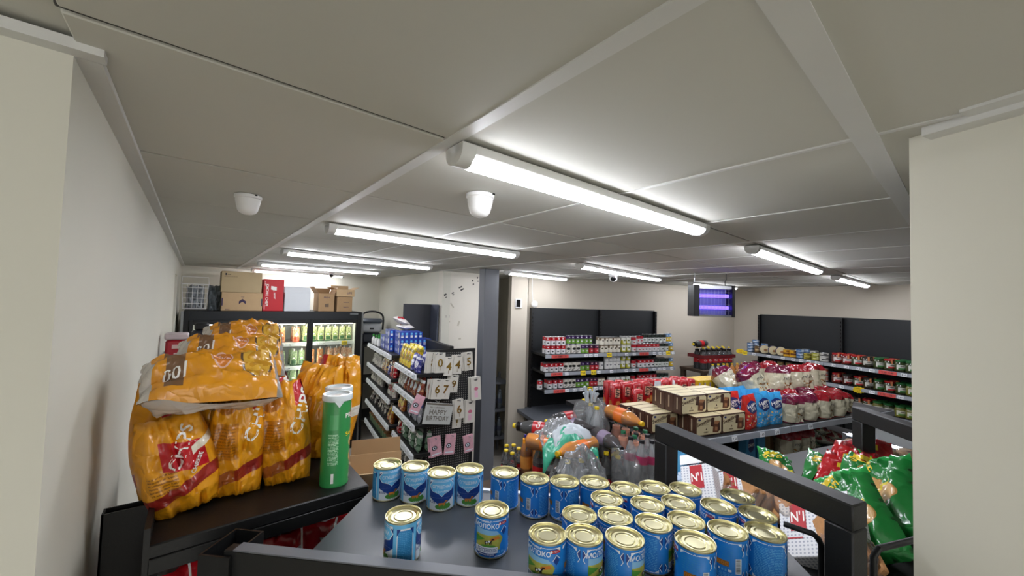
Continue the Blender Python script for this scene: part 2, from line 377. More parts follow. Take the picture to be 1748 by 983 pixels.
for a, b, lab in (
    (lz(775, 258), lz(1197, 391), 'long white tube lamp nearest the big dome camera, with a broad end cap'),
    (lz(558, 387), lz(881, 434), 'white tube lamp in the row behind the two dome cameras on the ceiling'),
    (lz(481, 428), lz(735, 456), 'white tube lamp on the ceiling over the chips, third one going towards the fridge'),
    (lz(440, 449), lz(648, 465), 'white tube lamp on the ceiling just before the one above the fridge'),
    ((.55, 6.05, 0), (1.75, 6.2, 0), 'white tube lamp on the ceiling above the boxes on the fridge'),
    (lz(988, 452), lz(1125, 476), 'white tube lamp on the ceiling before the small dome camera'),
    (lz(1283, 423), lz(1397, 462), 'white tube lamp on the ceiling over the cookie shelf'),
    (lz(1426, 473), lz(1479, 487), 'short looking white tube lamp on the ceiling over the jar shelves'),
    ((2.60, 3.24, 0), (3.73, 3.39, 0), 'white tube lamp on the ceiling behind the steel pillar'),
    (lz(1178, 483), lz(1256, 491), 'white tube lamp on the ceiling behind the insect trap'),
    ((-1.9, -.5, 0), (-.7, -.5, 0), 'added white tube lamp, out of view on the ceiling of the entrance'),  # unseen lamp, added to brighten the near walls
    ((-1.2, -1.7, 0), (.2, -1.7, 0), 'added white tube lamp, out of view at the back of the entrance ceiling')):  # second unseen lamp, added as fill behind the camera
    lamp(a, b, lab)

# dome cameras
M_lens = mat('dark_lens', '#101012', .1, var=.05)
def dome(px, py, s, label, white=False, turn=0):
    p = at_z(px, py, CEIL); t = thing('dome_camera', label, 'camera', (p.x, p.y, CEIL), (0, 0, R(turn))); t.scale = (s,)*3
    obj('base', MB().lathe([(.045, 0), (.055, -.004), (.055, -.016), (.05, -.02)], 28).mesh('base', M_white), t)
    obj('shell', MB().lathe([(.05, -.018), (.05, -.03), (.046, -.05), (.043, -.062)], 28).mesh('shell', M_white), t)
    obj('dome', MB().lathe([(.0425, -.062), (.040, -.073), (.032, -.084), (.018, -.091), (.0, -.093)], 24).mesh('dome', M_white if white else M_lens), t)
    obj('slot', MB().box(.02, .03, -.057, -.053, -.01, -.004).mesh('slot', M_lens), t)
    return t
dome(820, 331, .84, 'large white dome camera on the ceiling before the long tube lamp', True)
dome(424, 333, .76, 'white dome camera on the ceiling near the left wall', True)
def eye(px, py, s, label, z=CEIL):
    p = at_z(px, py, z); t = thing('dome_camera', label, 'camera', (p.x, p.y, CEIL)); t.scale = (s,)*3
    obj('base', MB().lathe([(.05, 0), (.055, -.005), (.055, -.02), (.048, -.026)], 24).mesh('base', M_white), t)
    d = Vector((-p.x, -p.y, 0)).normalized()
    q = Vector((0, 0, 1)).rotation_difference(d+Vector((0, 0, -.35))).to_matrix().to_4x4()
    obj('ball', MB().lathe([(.001, -.045), (.025, -.037), (.042, -.012), (.044, .008), (.036, .026), (.03, .031)], 20, M=Matrix.Translation((0, 0, -.045)) @ q).mesh('ball', M_white), t)
    obj('lens', MB().lathe([(.029, .0312), (.022, .036), (.001, .038)], 16, M=Matrix.Translation((0, 0, -.045)) @ q).mesh('lens', M_lens), t)
eye(1047, 468, 1.0, 'small white eyeball camera with black lens on the ceiling before the can shelves')
eye(566, 465, .8, 'tiny eyeball camera on the ceiling above the fridge')
eye(1260, 495, .9, 'tiny white eyeball camera on the ceiling in the far corner by the insect trap', CEIL-.02)

# steel pillar
pl = thing('steel_pillar', 'grey painted steel pillar beside the hook panel', 'pillar', (2.46, 3.36, 0))
obj('post', MB().rbox(-.095, .095, -.055, .055, 0, CEIL, .004).mesh('post', M_steel), pl)
obj('base_plate', MB().box(-.15, .15, -.11, .11, 0, .015).mesh('base_plate', M_steel), pl)

# insect trap hanging from chain and cord
c0, c1 = Vector((3.779, 1.795, 0)), Vector((4.095, 1.534, 0))
zt = thing('insect_trap', 'hanging insect trap with glowing violet tubes behind a wire grille', 'insect trap', (3.96, 1.645, 2.02), (0, 0, R(-39.5)))
obj('side_cheek', MB().rbox(-.215, -.16, -.07, .07, 0, .31, .004).mesh('side_cheek', M_black), zt)
obj('side_cheek', MB().rbox(.16, .19, -.07, .07, 0, .31, .004).mesh('side_cheek', M_black), zt)
obj('top_cover', MB().rbox(-.16, .16, -.06, .06, .27, .305, .003).mesh('top_cover', M_chrome), zt)
obj('tray', MB().rbox(-.16, .16, -.06, .06, .0, .02, .003).mesh('tray', M_chrome), zt)
obj('back_plate', MB().box(-.16, .16, .04, .045, .02, .27).mesh('back_plate', mat('grey_sheet', '#777a85', .4)), zt)
M_uv = emis('violet_tube', '#5a46ff', 2.2)
for z in (.09, .205): obj('violet_tube', MB().tube([(-.155, 0, z), (.155, 0, z)], .017, 12).mesh('violet_tube', M_uv), zt)
for k in range(9): obj('grille_wire', MB().tube([(-.14+.035*k, -.045, .02), (-.14+.035*k, -.045, .27)], .0018, 5).mesh('grille_wire', M_chrome), zt)
for z in (.06, .12, .18, .24): obj('grille_wire', MB().tube([(-.16, -.047, z), (.16, -.047, z)], .0018, 5).mesh('grille_wire', M_chrome), zt)
ch = MB()
for k in range(5): 
    zz = .305+k*.026; ch.tube([(-.18+.006*math.cos(a)*(k % 2), .006*math.cos(a)*(1-k % 2), zz+.013+.015*math.sin(a)) for a in [2*math.pi*i/10 for i in range(10)]], .0018, 5, closed=True)
obj('chain', ch.mesh('chain', M_chrome), zt)
obj('cord', MB().tube([(.13, 0, .305), (.13, .01, .345), (.145, .01, .38), (.14, .01, .43)], .004, 6).mesh('cord', M_black), zt)

# small wall fittings by the passage
p = uv(1.975, 4.5, at_V(884, 518, 4.49)[1]); th = thing('wall_thermostat', 'small white thermostat with black screen on the wall pier', 'thermostat', p, (0, 0, RZ))
obj('case', MB().rbox(-.045, .045, -.02, 0, -.06, .06, .004).mesh('case', M_white), th); obj('screen', MB().box(-.036, .02, -.022, -.019, -.045, .05).mesh('screen', M_lens), th)
pu, pz = at_V(912, 519, 4.55); wd = thing('wall_sensor', 'round white sensor with thin cable above the can shelves', 'sensor', uv(pu, 4.56, pz), (0, 0, RZ))
obj('sensor_body', MB().lathe([(.04, 0), (.045, .02), (.03, .035), (.0, .04)], 20, M=Matrix.Rotation(R(90), 4, 'X')).mesh('sensor_body', M_white), wd)
obj('cable', MB().tube([(-.02, -.006, .04), (-.035, -.006, .2), (-.035, -.006, CEIL-pz)], .005, 6).mesh('cable', M_white), wd)

# ================================================================== PRICE TAGS AND SHELVING
M_tagw = mat('tag_paper', '#e9ebee', .6, var=.03); M_tagr = mat('tag_red', '#c8463f', .6, var=.05); M_tagy = mat('tag_yellow', '#f0d21c', .6, var=.05)
M_ink = mat('tag_ink', '#202226', .7, var=.05); M_railc = mat('price_rail_grey', '#8f949b', .3, var=.06, coat=.3)
def flat(y): return lambda a, b: (a, y, b)
def tag_mesh(kind, txt):
    key = ('tag', kind, txt)
    if key in MATS: return MATS[key]
    b = MB(); wd = .05 if kind == 'w' else .075; hh = .034 if kind == 'w' else .04
    if kind == 'y': hh = .055
    if kind == 'r': wd = .16
    b.box(-wd/2, wd/2, -.0015, .0005, -hh/2, hh/2, 0); b.text(txt, flat(-.0022), 0, 0, hh*.5, 1, maxw=wd*.8)
    me = b.mesh('price_tag', [{'w': M_tagw, 'r': M_tagr, 'y': M_tagy}[kind], M_ink], 0); MATS[key] = me; return me
PRICES = ('1.65', '2.50', '4.50', '5.50', '5.99', '7.50', '8.50', '3.45')
def shelf(parent, x0, x1, yf, yb, z, rail=True, tags=(), t=.03, railm=None):
    """board with a price rail along its front edge; local front is -y; tags: (x, kind)"""
    s = obj('shelf', MB().rbox(x0, x1, yf+.004, yb, z-t, z, .002).mesh('shelf', M_black), parent)
    if rail:
        obj('price_rail', MB().add([(x, y, zz) for x in (x0, x1) for y, zz in ((yf+.004, z-.004), (yf-.008, z-.006), (yf-.014, z-.044), (yf+.004, z-.044))], [(0, 1, 5, 4), (1, 2, 6, 5), (2, 3, 7, 6), (0, 3, 2, 1), (4, 5, 6, 7)]).mesh('price_rail', railm or M_railc, 0), s)
        for x, k in tags: obj('price_tag', tag_mesh(k, random.choice(PRICES) if k != 'r' else random.choice(('1.15  1.35', '2.20  2.40'))), s, (x, yf-.0135, z-.025), (R(-8), 0, 0))
    return s
def upright(parent, x, y, z1, wd=.03, dp=.05):
    b = MB().box(x-wd/2, x+wd/2, y, y+dp, 0, z1, 0)
    k = .3
    while k < z1-.05: b.box(x-.004, x+.004, y-.001, y+.002, k, k+.025, 1); k += .05
    obj('upright', b.mesh('upright', [M_black, M_lens], 0), parent)

# --- fridge along the back wall
fx0, fx1, fy = -.09, 1.835, 5.55
fr = thing('display_fridge', 'black three door display fridge with lit glass doors at the back wall', 'fridge', ((fx0+fx1)/2, fy, 0))
W2 = (fx1-fx0)/2
M_fin = mat('fridge_interior', '#e6e8e6', .5, var=.03)
obj('header', MB().rbox(-W2, W2, 0, .82, 1.76, 1.905, .004).mesh('header', M_black2), fr)
obj('base', MB().rbox(-W2, W2, .02, .82, 0, .26, .004).mesh('base', M_black), fr)
for s in (-1, 1):
    x0, x1 = sorted((s*W2, s*(W2-.05))); obj('side_wall', MB().box(x0, x1, .03, .82, .26, 1.76).mesh('side_wall', M_fin, 0), fr)
    obj('edge_trim', MB().rbox(x0, x0+.05, -.012, .03, .05, 1.9, .003).mesh('edge_trim', M_black), fr)
    xx = s*(W2+.012); obj('side_trim', MB().box(xx-.012, xx+.012, -.005, .05, .05, 1.9).mesh('side_trim', M_chrome), fr)
obj('back_wall', MB().box(-W2, W2, .78, .82, .26, 1.76).mesh('back_wall', M_fin, 0), fr)
obj('logo_plate', MB().box(W2-.16, W2-.03, -.004, .001, 1.865, 1.89).mesh('logo_plate', M_chrome, 0), fr)
M_fled = emis('fridge_led', '#fff6e4', 13)
dw = (2*W2-.1)/3
for k in range(3):
    x0 = -W2+.05+k*dw; d = obj('door', MB().rbox(x0, x0+.035, -.03, .0, .22, 1.80, .003).rbox(x0+dw-.035, x0+dw, -.03, .0, .22, 1.80, .003).rbox(x0+.035, x0+dw-.035, -.03, 0, .22, .275, .003).rbox(x0+.035, x0+dw-.035, -.03, 0, 1.75, 1.80, .003).mesh('door', M_black), fr)
    obj('glass_pane', MB().box(x0+.03, x0+dw-.03, -.018, -.012, .27, 1.755).mesh('glass_pane', M_glass, 0), d)
    obj('led_strip', MB().box(x0+.05, x0+dw-.05, .06, .085, 1.738, 1.755).mesh('led_strip', M_fled, 0), fr)
    obj('led_strip', MB().box(x0-.012, x0+.012, .05, .065, .3, 1.7).mesh('led_strip', M_fled, 0), fr)
FZ = (1.49, 1.18, .92, .69, .33)
for i, z in enumerate(FZ):
    tg = [(x, 'w') for x in (-.25, .02, .1, .42, .5)] if i < 3 else []
    if i in (0, 2): tg.append((.78, 'y'))
    if i == 2: tg.append((.6, 'r'))
    s = shelf(fr, -W2+.05, W2-.05, .14, .7, z, True, tg, .02, mat('rail_white', '#cfd2d4', .4))
    s.data.materials[0] = mat('fridge_shelf_white', '#d5d8d8', .4)

# ================================================================== BAGS
class Pouch:
    """inflated film bag; front faces -y, base at z=0.  kind: pillow (sealed at both ends) or stand (flat gusset base)"""
    def __init__(s, w_, h_, d_, seed=0, kind='pillow', nu=18, nv=26, wr=.006, pinch=.0, lean=0):
        s.w, s.h, s.d, s.nu, s.nv = w_, h_, d_, nu, nv; s.kind = kind; s.g = {}
        for sd in (-1, 1):
            for i in range(nu+1):
                for j in range(nv+1):
                    u, v = -1+2*i/nu, j/nv
                    pu = max(0, 1-abs(u)**3)**.65
                    if kind == 'pillow': pv = max(0, math.sin(math.pi*v))**.5
                    elif kind == 'block': pv = min(1, max(0, 1-v)/.22)**.6; pu = max(0, 1-abs(u)**8)**.5
                    elif kind == 'chip': pv = max(0, math.sin(math.pi*min(1, v*.93+.07*v)))**.42*(1-.12*v)
                    else: pv = max(0, 1-v**2.4)**.75*(.86+.14*min(1, v*6))
                    q = Vector((u*2.1+seed*7.3, v*3.1*h_/w_*.5+seed*3.1, sd*1.7+seed))
                    n1 = noise.noise(q*1.1); n2 = 1-2*abs(noise.noise(q*2.3+Vector((5, 0, 0)))); n3 = noise.noise(q*5)
                    pil = kind in ('pillow', 'chip'); seal = math.exp(-(1-v)/.16)+(math.exp(-v/.16) if pil else 0); n4 = 1-3*abs(noise.noise(q*3.6+Vector((1, 8, 2))))
                    fold = noise.noise(Vector((u*7+seed, seed*2.2, v*1.5)))*seal
                    bulge = s.d/2*pu*pv + (wr*1.5*n1+wr*.9*n2*.8+wr*.3*n3+wr*.2*n4+wr*1.6*fold)*pu*min(1, pv*2)
                    cx = 1-.13*pv*(1-abs(u)) - pinch*max(0, v-.45)**1.2
                    wv = .60+.40*math.sin(math.pi*(v*.74+.13)) if kind == 'chip' else 1
                    x = u*w_/2*wv*(cx - (.05*pv if pil else 0)) + wr*.5*n1*abs(u)
                    y = sd*bulge + wr*.9*noise.noise(Vector((u*2+seed, v*3, 9)))*(.3+v) + lean*v*v
                    if v > .95 or (v < .05 and pil): y += .0016*math.sin(u*34+seed)
                    z = v*h_ + wr*.8*noise.noise(Vector((u*3, seed*1.3, 4)))*(1 if v > .9 else 0)
                    s.g[sd, i, j] = Vector((x, y, z))
    def front(s, u, v, eps=.0012, sd=-1):
        """point on the front film at u, v in 0..1"""
        a = min(max(u, 0), .9999)*s.nu; b = min(max(v, 0), .9999)*s.nv; i, j = int(a), int(b); a -= i; b -= j
        if sd > 0: pass
        p00, p10, p01, p11 = (s.g[sd, i, j], s.g[sd, i+1, j], s.g[sd, i, j+1], s.g[sd, i+1, j+1])
        p = p00*(1-a)*(1-b)+p10*a*(1-b)+p01*(1-a)*b+p11*a*b
        nrm = (p10-p00).cross(p01-p00)
        if nrm.length > 1e-9: p = p + nrm.normalized()*eps
        return p
    def build(s, name, m_):
        b = MB(); nu, nv = s.nu, s.nv
        for sd in (-1, 1):
            V = [s.g[sd, i, j] for j in range(nv+1) for i in range(nu+1)]
            U = [((i/nu) if sd < 0 else 2-i/nu, j/nv) for j in range(nv+1) for i in range(nu+1)]
            Fc = []
            for j in range(nv):
                for i in range(nu):
                    a = j*(nu+1)+i; q = [a, a+1, a+nu+2, a+nu+1]; Fc.append(q if sd < 0 else q[::-1])
            b.add(V, Fc, 0, U)
        if s.kind not in ('pillow', 'chip'):
            loop = [s.g[-1, i, 0] for i in range(nu+1)] + [s.g[1, i, 0] for i in range(nu, -1, -1)]
            b.add(loop, [list(range(len(loop)))[::-1]], 0, [(.02, .02)]*len(loop))
        return b.mesh(name, m_, 75, weld=.0002)
def bag_maker(name, cat, P, m_, prints=(), label='', group=None, band=None):
    """prints: (text, u, v, height_in_m, rot, material)"""
    film = P.build('film', m_); pr = []
    for (txt, cu, cv, sz, rot, pmt) in prints:
        b = MB(); asp = P.h/P.w
        fn = lambda a, c: P.front(.5+(a-P.w/2)/P.w, c/P.h, .0016)
        b.text(txt, fn, cu*P.w, cv*P.h, sz, 0, rot); pr.append(b.mesh('lettering', pmt, 0))
    def build():
        t = thing(name, label, cat, group=group); obj('film', film, t)
        for q in pr: obj('lettering', q, t)
        return t
    return Maker(build)
M_wtxt = mat('white_print', '#f2efe8', .4, var=.02); M_ktxt = mat('black_print', '#1b1a1c', .5, var=.05); M_ytxt = mat('yellow_print', '#f2d22a', .4, var=.05)
M_navy = mat('navy_print', '#1b2a66', .4, var=.05); M_grey_t = mat('grey_print', '#6c675e', .5, var=.05); M_brown_t = mat('brown_print', '#4a2f22', .5)
M_gold = mat('gold_foil', '#c9a955', .25, metal=.9, var=.1); M_redp = mat('red_print', '#b01826', .4, var=.05)

# --- orange chips bags
chipA = pmat('chips_film_back', '#e29a18', [('rect', .08, .55, .36, .66, '#b9740f'), ('lines', .1, .5, .38, .64, '#8a5208', 40), ('ell', .3, .82, .22, .08, '#a9640f'),
     ('rect', 0, 1, .10, .21, '#a85a24', .13), ('rect', .50, 1, .10, .21, '#94281f', .13), ('rect', .80, 1.14, .60, .80, '#c01a24', .2), ('rect', 1.1, 2, .3, .42, '#e0dccf'), ('ell', 1.4, .6, .3, .12, '#e0b13c')], .28, crease=20)
chipF = pmat('chips_film_front', '#e59c18', [('rect', .0, 1, .14, .26, '#9c2a22', .2), ('rect', .30, .86, .56, .84, '#c01a24', -.15), ('rect', .7, 1, .38, .46, '#e8e0cc', .3), ('lines', .1, .45, .3, .5, '#9a5d0c', 30), ('rect', 1.1, 1.6, .3, .7, '#b9740f')], .28, crease=18)
chipL = pmat('chips_film_lying', '#e2981c', [('ell', .5, .20, .34, .13, '#5d4632'), ('ell', .5, .2, .31, .11, '#d9a93a'), ('spots', .2, .8, .08, .32, '#c08a22', 12, .52), ('rect', .5, .95, .72, .86, '#7c5a3c'), ('rect', .1, .5, .72, .84, '#7c5a3c'),
     ('ell', .5, .47, .2, .085, '#e8b9a0'), ('ell', .5, .47, .18, .075, '#d07c2c'), ('rect', 0, 1, .93, 1, '#c9c3ba'), ('rect', .0, 1, 0, .05, '#8d8780'), ('rect', 1.0, 2, .03, .97, '#cfcac4'), ('lines', 1.2, 1.8, .2, .8, '#77716c', 30)], .25, crease=18)
PA = Pouch(.165, .285, .115, 1, 'chip', wr=.013, pinch=.12, nu=26, nv=36); PB = Pouch(.18, .285, .11, 2, 'chip', wr=.015, pinch=.05, nu=26, nv=36); PC = Pouch(.19, .29, .09, 3, 'pillow', wr=.012)
PLy = Pouch(.21, .315, .11, 4, 'pillow', wr=.019, pinch=.55, nu=28, nv=38)
g1 = 'orange chips bags standing on the black shelf'
bagB = bag_maker('chips_bag', 'chips bag', PA, chipA, [('CHIPS', .9, .70, .036, 62, M_wtxt)], 'orange chips bag standing on the black shelf, back print facing out', g1)
bagA = bag_maker('chips_bag', 'chips bag', PB, chipF, [('CHIPS', .58, .70, .034, 62, M_wtxt), ('CHEESE', .72, .50, .012, 55, M_wtxt)], 'orange chips bag standing askew on the black shelf, red logo showing', g1)
bagL = bag_maker('chips_bag', 'chips bag', PLy, chipL, [('100', .72, .79, .030, 90, M_wtxt), ('100', .3, .78, .026, 90, M_wtxt), ('Chips', .5, .47, .022, 60, mat('pink_print', '#f0c6b8', .4))], 'orange chips bag lying flat across the tops of the standing bags', 'orange chips bags lying on the pile')
SH = 1.59                                                # height of the chips shelf
def face_cam(p, off=0): return math.atan2(-p[0], p[1]) + R(off)
def stand(mk, px, py, off, tilt, roll, lab, sc_=None): p = at_z(px, py, SH); return mk(p, (R(tilt), R(roll), face_cam(p, off)), lab, '', sc_)
stand(bagA, 325, 868, 6, -4, -13, 'orange chips bag leaning over the left end of the black shelf, red logo showing', (.86, .95, .80))
stand(bagB, 402, 843, -4, -2, -1, 'orange chips bag standing between two others, red stripe near its base', (.78, .9, 1.0))
stand(bagB, 490, 822, -2, -3, -6, 'orange chips bag standing on the black shelf next to the green chips tube', (.82, .9, .96))
bagA((-.012, 1.315, SH), (R(-3), R(-4), face_cam((-.012, 1.315), 12)), 'orange chips bag with red logo standing behind the leaning one', None)
bagB((.075, 1.315, SH), (R(4), R(-3), face_cam((.08, 1.32), 40)), 'orange chips bag half hidden behind the front row of standing bags')
bagB((.19, 1.33, SH), (R(3), R(-8), face_cam((.2, 1.33), -10)), 'orange chips bag just behind the one beside the green tube', None, (1.15, 1, 1.02))
bagA((.300, 1.36, SH), (R(2), R(-6), face_cam((.3, 1.36), 150)), 'orange chips bag with grey back standing behind the green chips tubes', None, (1, 1, 1.03))
bagB((.405, 1.47, SH), (R(0), R(-3), face_cam((.4, 1.47), 170)), 'orange chips bag with grey back farthest along the shelf towards the fridge', None, (1, 1, 1.06))
def lay(px0, py0, px1, py1, y, lab, roll=0, scale=1, y1=None):
    """lay a bag from its head pixel to its foot pixel at depth y"""
    a = at_y(px0, py0, y); b = at_y(px1, py1, y1 or y); d = (a-b); L_ = d.length; z = d.normalized()
    f_ = Vector((0, -.75, .66)) if roll == 0 else Vector((0, -math.cos(R(roll)), math.sin(R(roll))))
    yv = -(f_-z*f_.dot(z)).normalized(); xv = yv.cross(z)
    o = bagL(b, 0, lab); o.rotation_euler = Matrix((xv, yv, z)).transposed().to_euler(); o.scale = (scale, scale, L_/.315)
lay(238, 655, 475, 640, 1.21, 'orange chips bag lying lowest in the pile, a chips picture near its foot', 66)
lay(302, 608, 482, 612, 1.30, 'orange chips bag lying in the middle of the pile, grey side edge showing', 66, .9)
lay(345, 585, 482, 590, 1.40, 'orange chips bag lying on top of the pile, its corner sticking up', 58, .95)
# green chips tubes
tubeg = pmat('chips_tube_print', '#2c8a46', [('rect', .69, .72, .05, .16, '#e8e8e4'), ('lines', .64, .76, .25, .6, '#a9d6b0', 60), ('rect', .65, .75, .65, .82, '#3d9a56'), ('ell', .955, .48, .05, .055, '#e6b870'), ('ell', .965, .31, .05, .065, '#d9924e'),
      ('ell', .965, .31, .04, .05, '#e8b27c'), ('ell', .97, .8, .06, .065, '#a01824'), ('ell', .97, .08, .03, .03, '#d9e6d4')], .35)
def mk_tube():
    t = thing('chips_tube', '', 'chips tube'); r, h = .036, .235
    obj('tube', MB().lathe([(r, 0), (r+.001, .003), (r, .006), (r, h)], 40).mesh('tube', tubeg), t)
    obj('lid', MB().lathe([(r+.001, h-.008), (r+.003, h-.006), (r+.003, h+.006), (r+.001, h+.009), (r-.004, h+.009), (r-.006, h+.004), (0, h+.004)], 40).add([(.012, -r-.003, h-.006), (-.012, -r-.003, h-.006), (0, -r-.004, h-.022)], [(0, 1, 2)]).mesh('lid', mat('clear_lid', '#c9d2d3', .25, var=.03, coat=.5)), t)
    fn = lambda a, b: ((r+.0008)*math.sin(a/r), -(r+.0008)*math.cos(a/r), b)
    obj('lettering', MB().text('PRINGLES', fn, .056, h*.8, .013, 0).mesh('lettering', M_wtxt, 0), t); obj('lettering', MB().text('Sour Cream', fn, .060, h*.62, .012, 0, 12).mesh('lettering', M_ytxt, 0), t)
    return t
tube = Maker(mk_tube)
tube((.318, 1.13, SH), face_cam((.31, 1.12), 8), 'green chips tube standing at the front of the black shelf')
tube((.345, 1.215, SH), face_cam((.34, 1.2), 20), 'green chips tube standing behind the other one')

# --- the black end gondola that carries the chips
cg = thing('chips_shelf_unit', 'black shelving unit with orange chips bags by the left wall', 'shelf unit', (.165, 1.06, 0))
obj('shelf', MB().rbox(-.215, .225, 0, .62, SH-.028, SH, .003).rbox(-.215, .225, 0, .012, SH-.06, SH-.028, .002).mesh('shelf', M_black), cg)
sh2 = MB().rbox(-.215, .225, 0, .62, 1.16, 1.19, .003)
obj('shelf', sh2.mesh('shelf', M_black), cg)
obj('back_panel', MB().box(-.215, .225, .62, .64, 0, 1.62).mesh('back_panel', M_black2), cg)
obj('base', MB().rbox(-.215, .225, 0, .62, 0, .14, .003).mesh('base', M_black), cg)
hp = MB()                                                # hollow rectangular post, open at the top
for x0, x1, y0, y1 in ((-.305, -.222, .195, .199), (-.305, -.222, .226, .230), (-.305, -.301, .195, .230), (-.226, -.222, .195, .230)): hp.box(x0, x1, y0, y1, 0, SH+.005)
obj('post', hp.mesh('post', M_black, 0), cg)
br = MB().box(-.222, -.212, .0, .34, SH-.10, SH+.035); 
for k in range(4): br.box(-.2125, -.2105, .03+.06*k, .036+.06*k, SH+.005, SH+.011)
obj('bracket', br.mesh('bracket', M_black, 0), cg)
# red and silver bags on the lower shelf
redf = pmat('red_snack_film', '#b3141f', [('rect', .0, .58, .1, .9, '#b9b9bc'), ('lines', .05, .52, .15, .85, '#45464a', 34), ('rect', .58, .61, 0, 1, '#f0eeee'), ('rect', 1.2, 1.7, .1, .9, '#b9b9bc')], .25, coat=.6, crease=18)
PR = Pouch(.19, .27, .085, 8, 'pillow', wr=.011)
bagR = bag_maker('snack_bag', 'snack bag', PR, redf, [], 'red and silver snack bag on the lower shelf under the chips', 'red and silver snack bags under the chips shelf')
for k in range(9):
    x, y = -.005+.105*(k % 4)+.03*(k//4), 1.135+.10*(k//4)
    bagR((x, y, 1.192), (R(4), R(random.uniform(-6, 6)), face_cam((x, y), (20, -25, 15, -10, 30)[k % 5])), scale=(.95, .9, 1.14))
# open cardboard box behind the tubes
cb = thing('open_cardboard_box', 'open cardboard box with raised flap beside the chips shelf', 'box', (.50, 1.30, 1.40), (0, 0, R(-20)))
obj('box_body', MB().box(-.09, .09, -.12, -.116, 0, .10).box(-.09, .09, .116, .12, 0, .13).box(-.09, -.086, -.116, .116, 0, .11).box(.086, .09, -.116, .116, 0, .10).box(-.09, .09, -.12, .12, 0, .004).mesh('box_body', M_card2, 0), cb)
obj('flap', MB().box(-.085, .085, 0, .003, 0, .10, 0, Matrix.Translation((0, -.12, .1)) @ Matrix.Rotation(R(35), 4, 'X')).mesh('flap', M_card2, 0), cb)
obj('flap', MB().box(-.085, .085, 0, .003, 0, .05, 0, Matrix.Translation((0, .12, .13)) @ Matrix.Rotation(R(-10), 4, 'X')).mesh('flap', M_card, 0), cb)
st = thing('stock_shelf', 'dark shelf carrying the open cardboard box behind the chips', 'shelf', (.5, 1.32, 0))
obj('shelf', MB().rbox(-.1, .14, -.15, .3, 1.37, 1.40, .002).mesh('shelf', M_black), st); obj('support', MB().box(-.1, .14, .28, .3, 0, 1.37).mesh('support', M_black), st)

# --- second wall unit behind the chips with tubs
wu = thing('wall_shelf_unit', 'black shelving unit by the left wall in front of the fridge', 'shelf unit', (.10, 3.0, 0))
obj('cabinet', MB().rbox(-.24, .30, 0, 1.2, 0, 1.66, .004).mesh('cabinet', M_black), wu)
obj('top_board', MB().rbox(-.245, .31, -.01, 1.21, 1.66, 1.685, .003).mesh('top_board', M_black), wu)
def tub(x, y, w_, d_, h_, m1, m2, lab, lidh=.2):
    t = thing('plastic_tub', lab, 'tub', (x, y, 1.686)); obj('tub_body', MB().rbox(-w_/2, w_/2, -d_/2, d_/2, 0, h_, .012).mesh('tub_body', m1), t)
    obj('lid', MB().rbox(-w_/2-.006, w_/2+.006, -d_/2-.006, d_/2+.006, h_, h_*(1+lidh), .008).mesh('lid', m2), t)
    obj('sticker', MB().box(-w_*.2, w_*.25, -d_/2-.002, -d_/2, h_*.6, h_*.78).box(-w_*.1, w_*.25, -d_/2-.002, -d_/2, h_*.2, h_*.4).mesh('sticker', mat('sticker_pink', '#d8b8b4', .5)), t)
tub(-.075, 3.12, .10, .10, .13, mat('red_tub', '#a8182a', .3, coat=.4), mat('pale_lid', '#c9b9bb', .3), 'red plastic tub with clear lid beside the left wall', .3)
tub(.10, 3.2, .16, .12, .055, mat('cheese_pack', '#c9a44c', .4), mat('cheese_lid', '#8e4b40', .35), 'flat yellow pack with reddish lid before the fridge', .5)
dk = thing('coffee_jar', 'dark jar with shoulders standing beside the red tub', 'jar', (.045, 3.42, 1.686)); obj('jar_body', MB().rbox(-.055, .055, -.045, .045, 0, .16, .012).mesh('jar_body', mat('navy_jar', '#20232e', .4)), dk); obj('lid', MB().rbox(-.04, .04, -.035, .035, .16, .21, .01).mesh('lid', M_black), dk)
dk2 = thing('dark_bucket', 'round black tub behind the lying chips bags', 'tub', (.22, 3.4, 1.686)); obj('tub_body', MB().lathe([(.065, 0), (.075, .02), (.075, .14), (.06, .165), (0, .17)], 24).mesh('tub_body', M_black), dk2); obj('rim', MB().lathe([(.077, .13), (.079, .135), (.077, .145)], 24).mesh('rim', M_black), dk2)

# --- products in the fridge
M_cap = {}
def capm(c): return mat('cap_'+c.lstrip('#'), c, .35, var=.04)
def sauce(c1, c2, c3):
    k = 'sauce_'+c1.lstrip('#')+c2.lstrip('#')
    return pmat(k, c1, [('spots', 0, 2, .3, 1, c3, 9, .5), ('rect', .15, .85, .12, .36, c2), ('ell', .5, .5, .34, .12, c3), ('rect', .3, .7, .44, .54, '#f2efe2'), ('rect', 0, 2, 0, .1, c2)], .35)
PS = Pouch(.085, .2, .05, 11, 'stand', nu=10, nv=14, wr=.003, pinch=.3); filmS = PS.build('film', sauce('#d8d3a2', '#2d5a34', '#6f8c3a'))
VAR = {'green': sauce('#d8d3a2', '#3d6a40', '#7f964c'), 'tom': sauce('#dcb880', '#a8542c', '#cf6a3a'), 'red': sauce('#d98a5c', '#b84a2c', '#e8c8a8'), 'dgreen': sauce('#a9b890', '#3a5f40', '#6f8c5c'), 'pink': sauce('#d8b08e', '#a06a4c', '#e6d2b8'), 'yellow': sauce('#e3cf9a', '#c07a2c', '#d9a04c')}
def mk_sauce():
    t = thing('sauce_pouch', '', 'sauce pouch'); obj('film', filmS, t); obj('spout', MB().lathe([(.008, .19), (.008, .205), (.011, .206), (.011, .222), (0, .223)], 10).mesh('spout', M_white), t); return t
sau = Maker(mk_sauce)
def colour(o, m_, part=None):
    for c in ([o]+list(o.children)):
        if c.data and (part is None or c.name.split('.')[0] == part):
            c.material_slots[0].link = 'OBJECT'; c.material_slots[0].material = m_
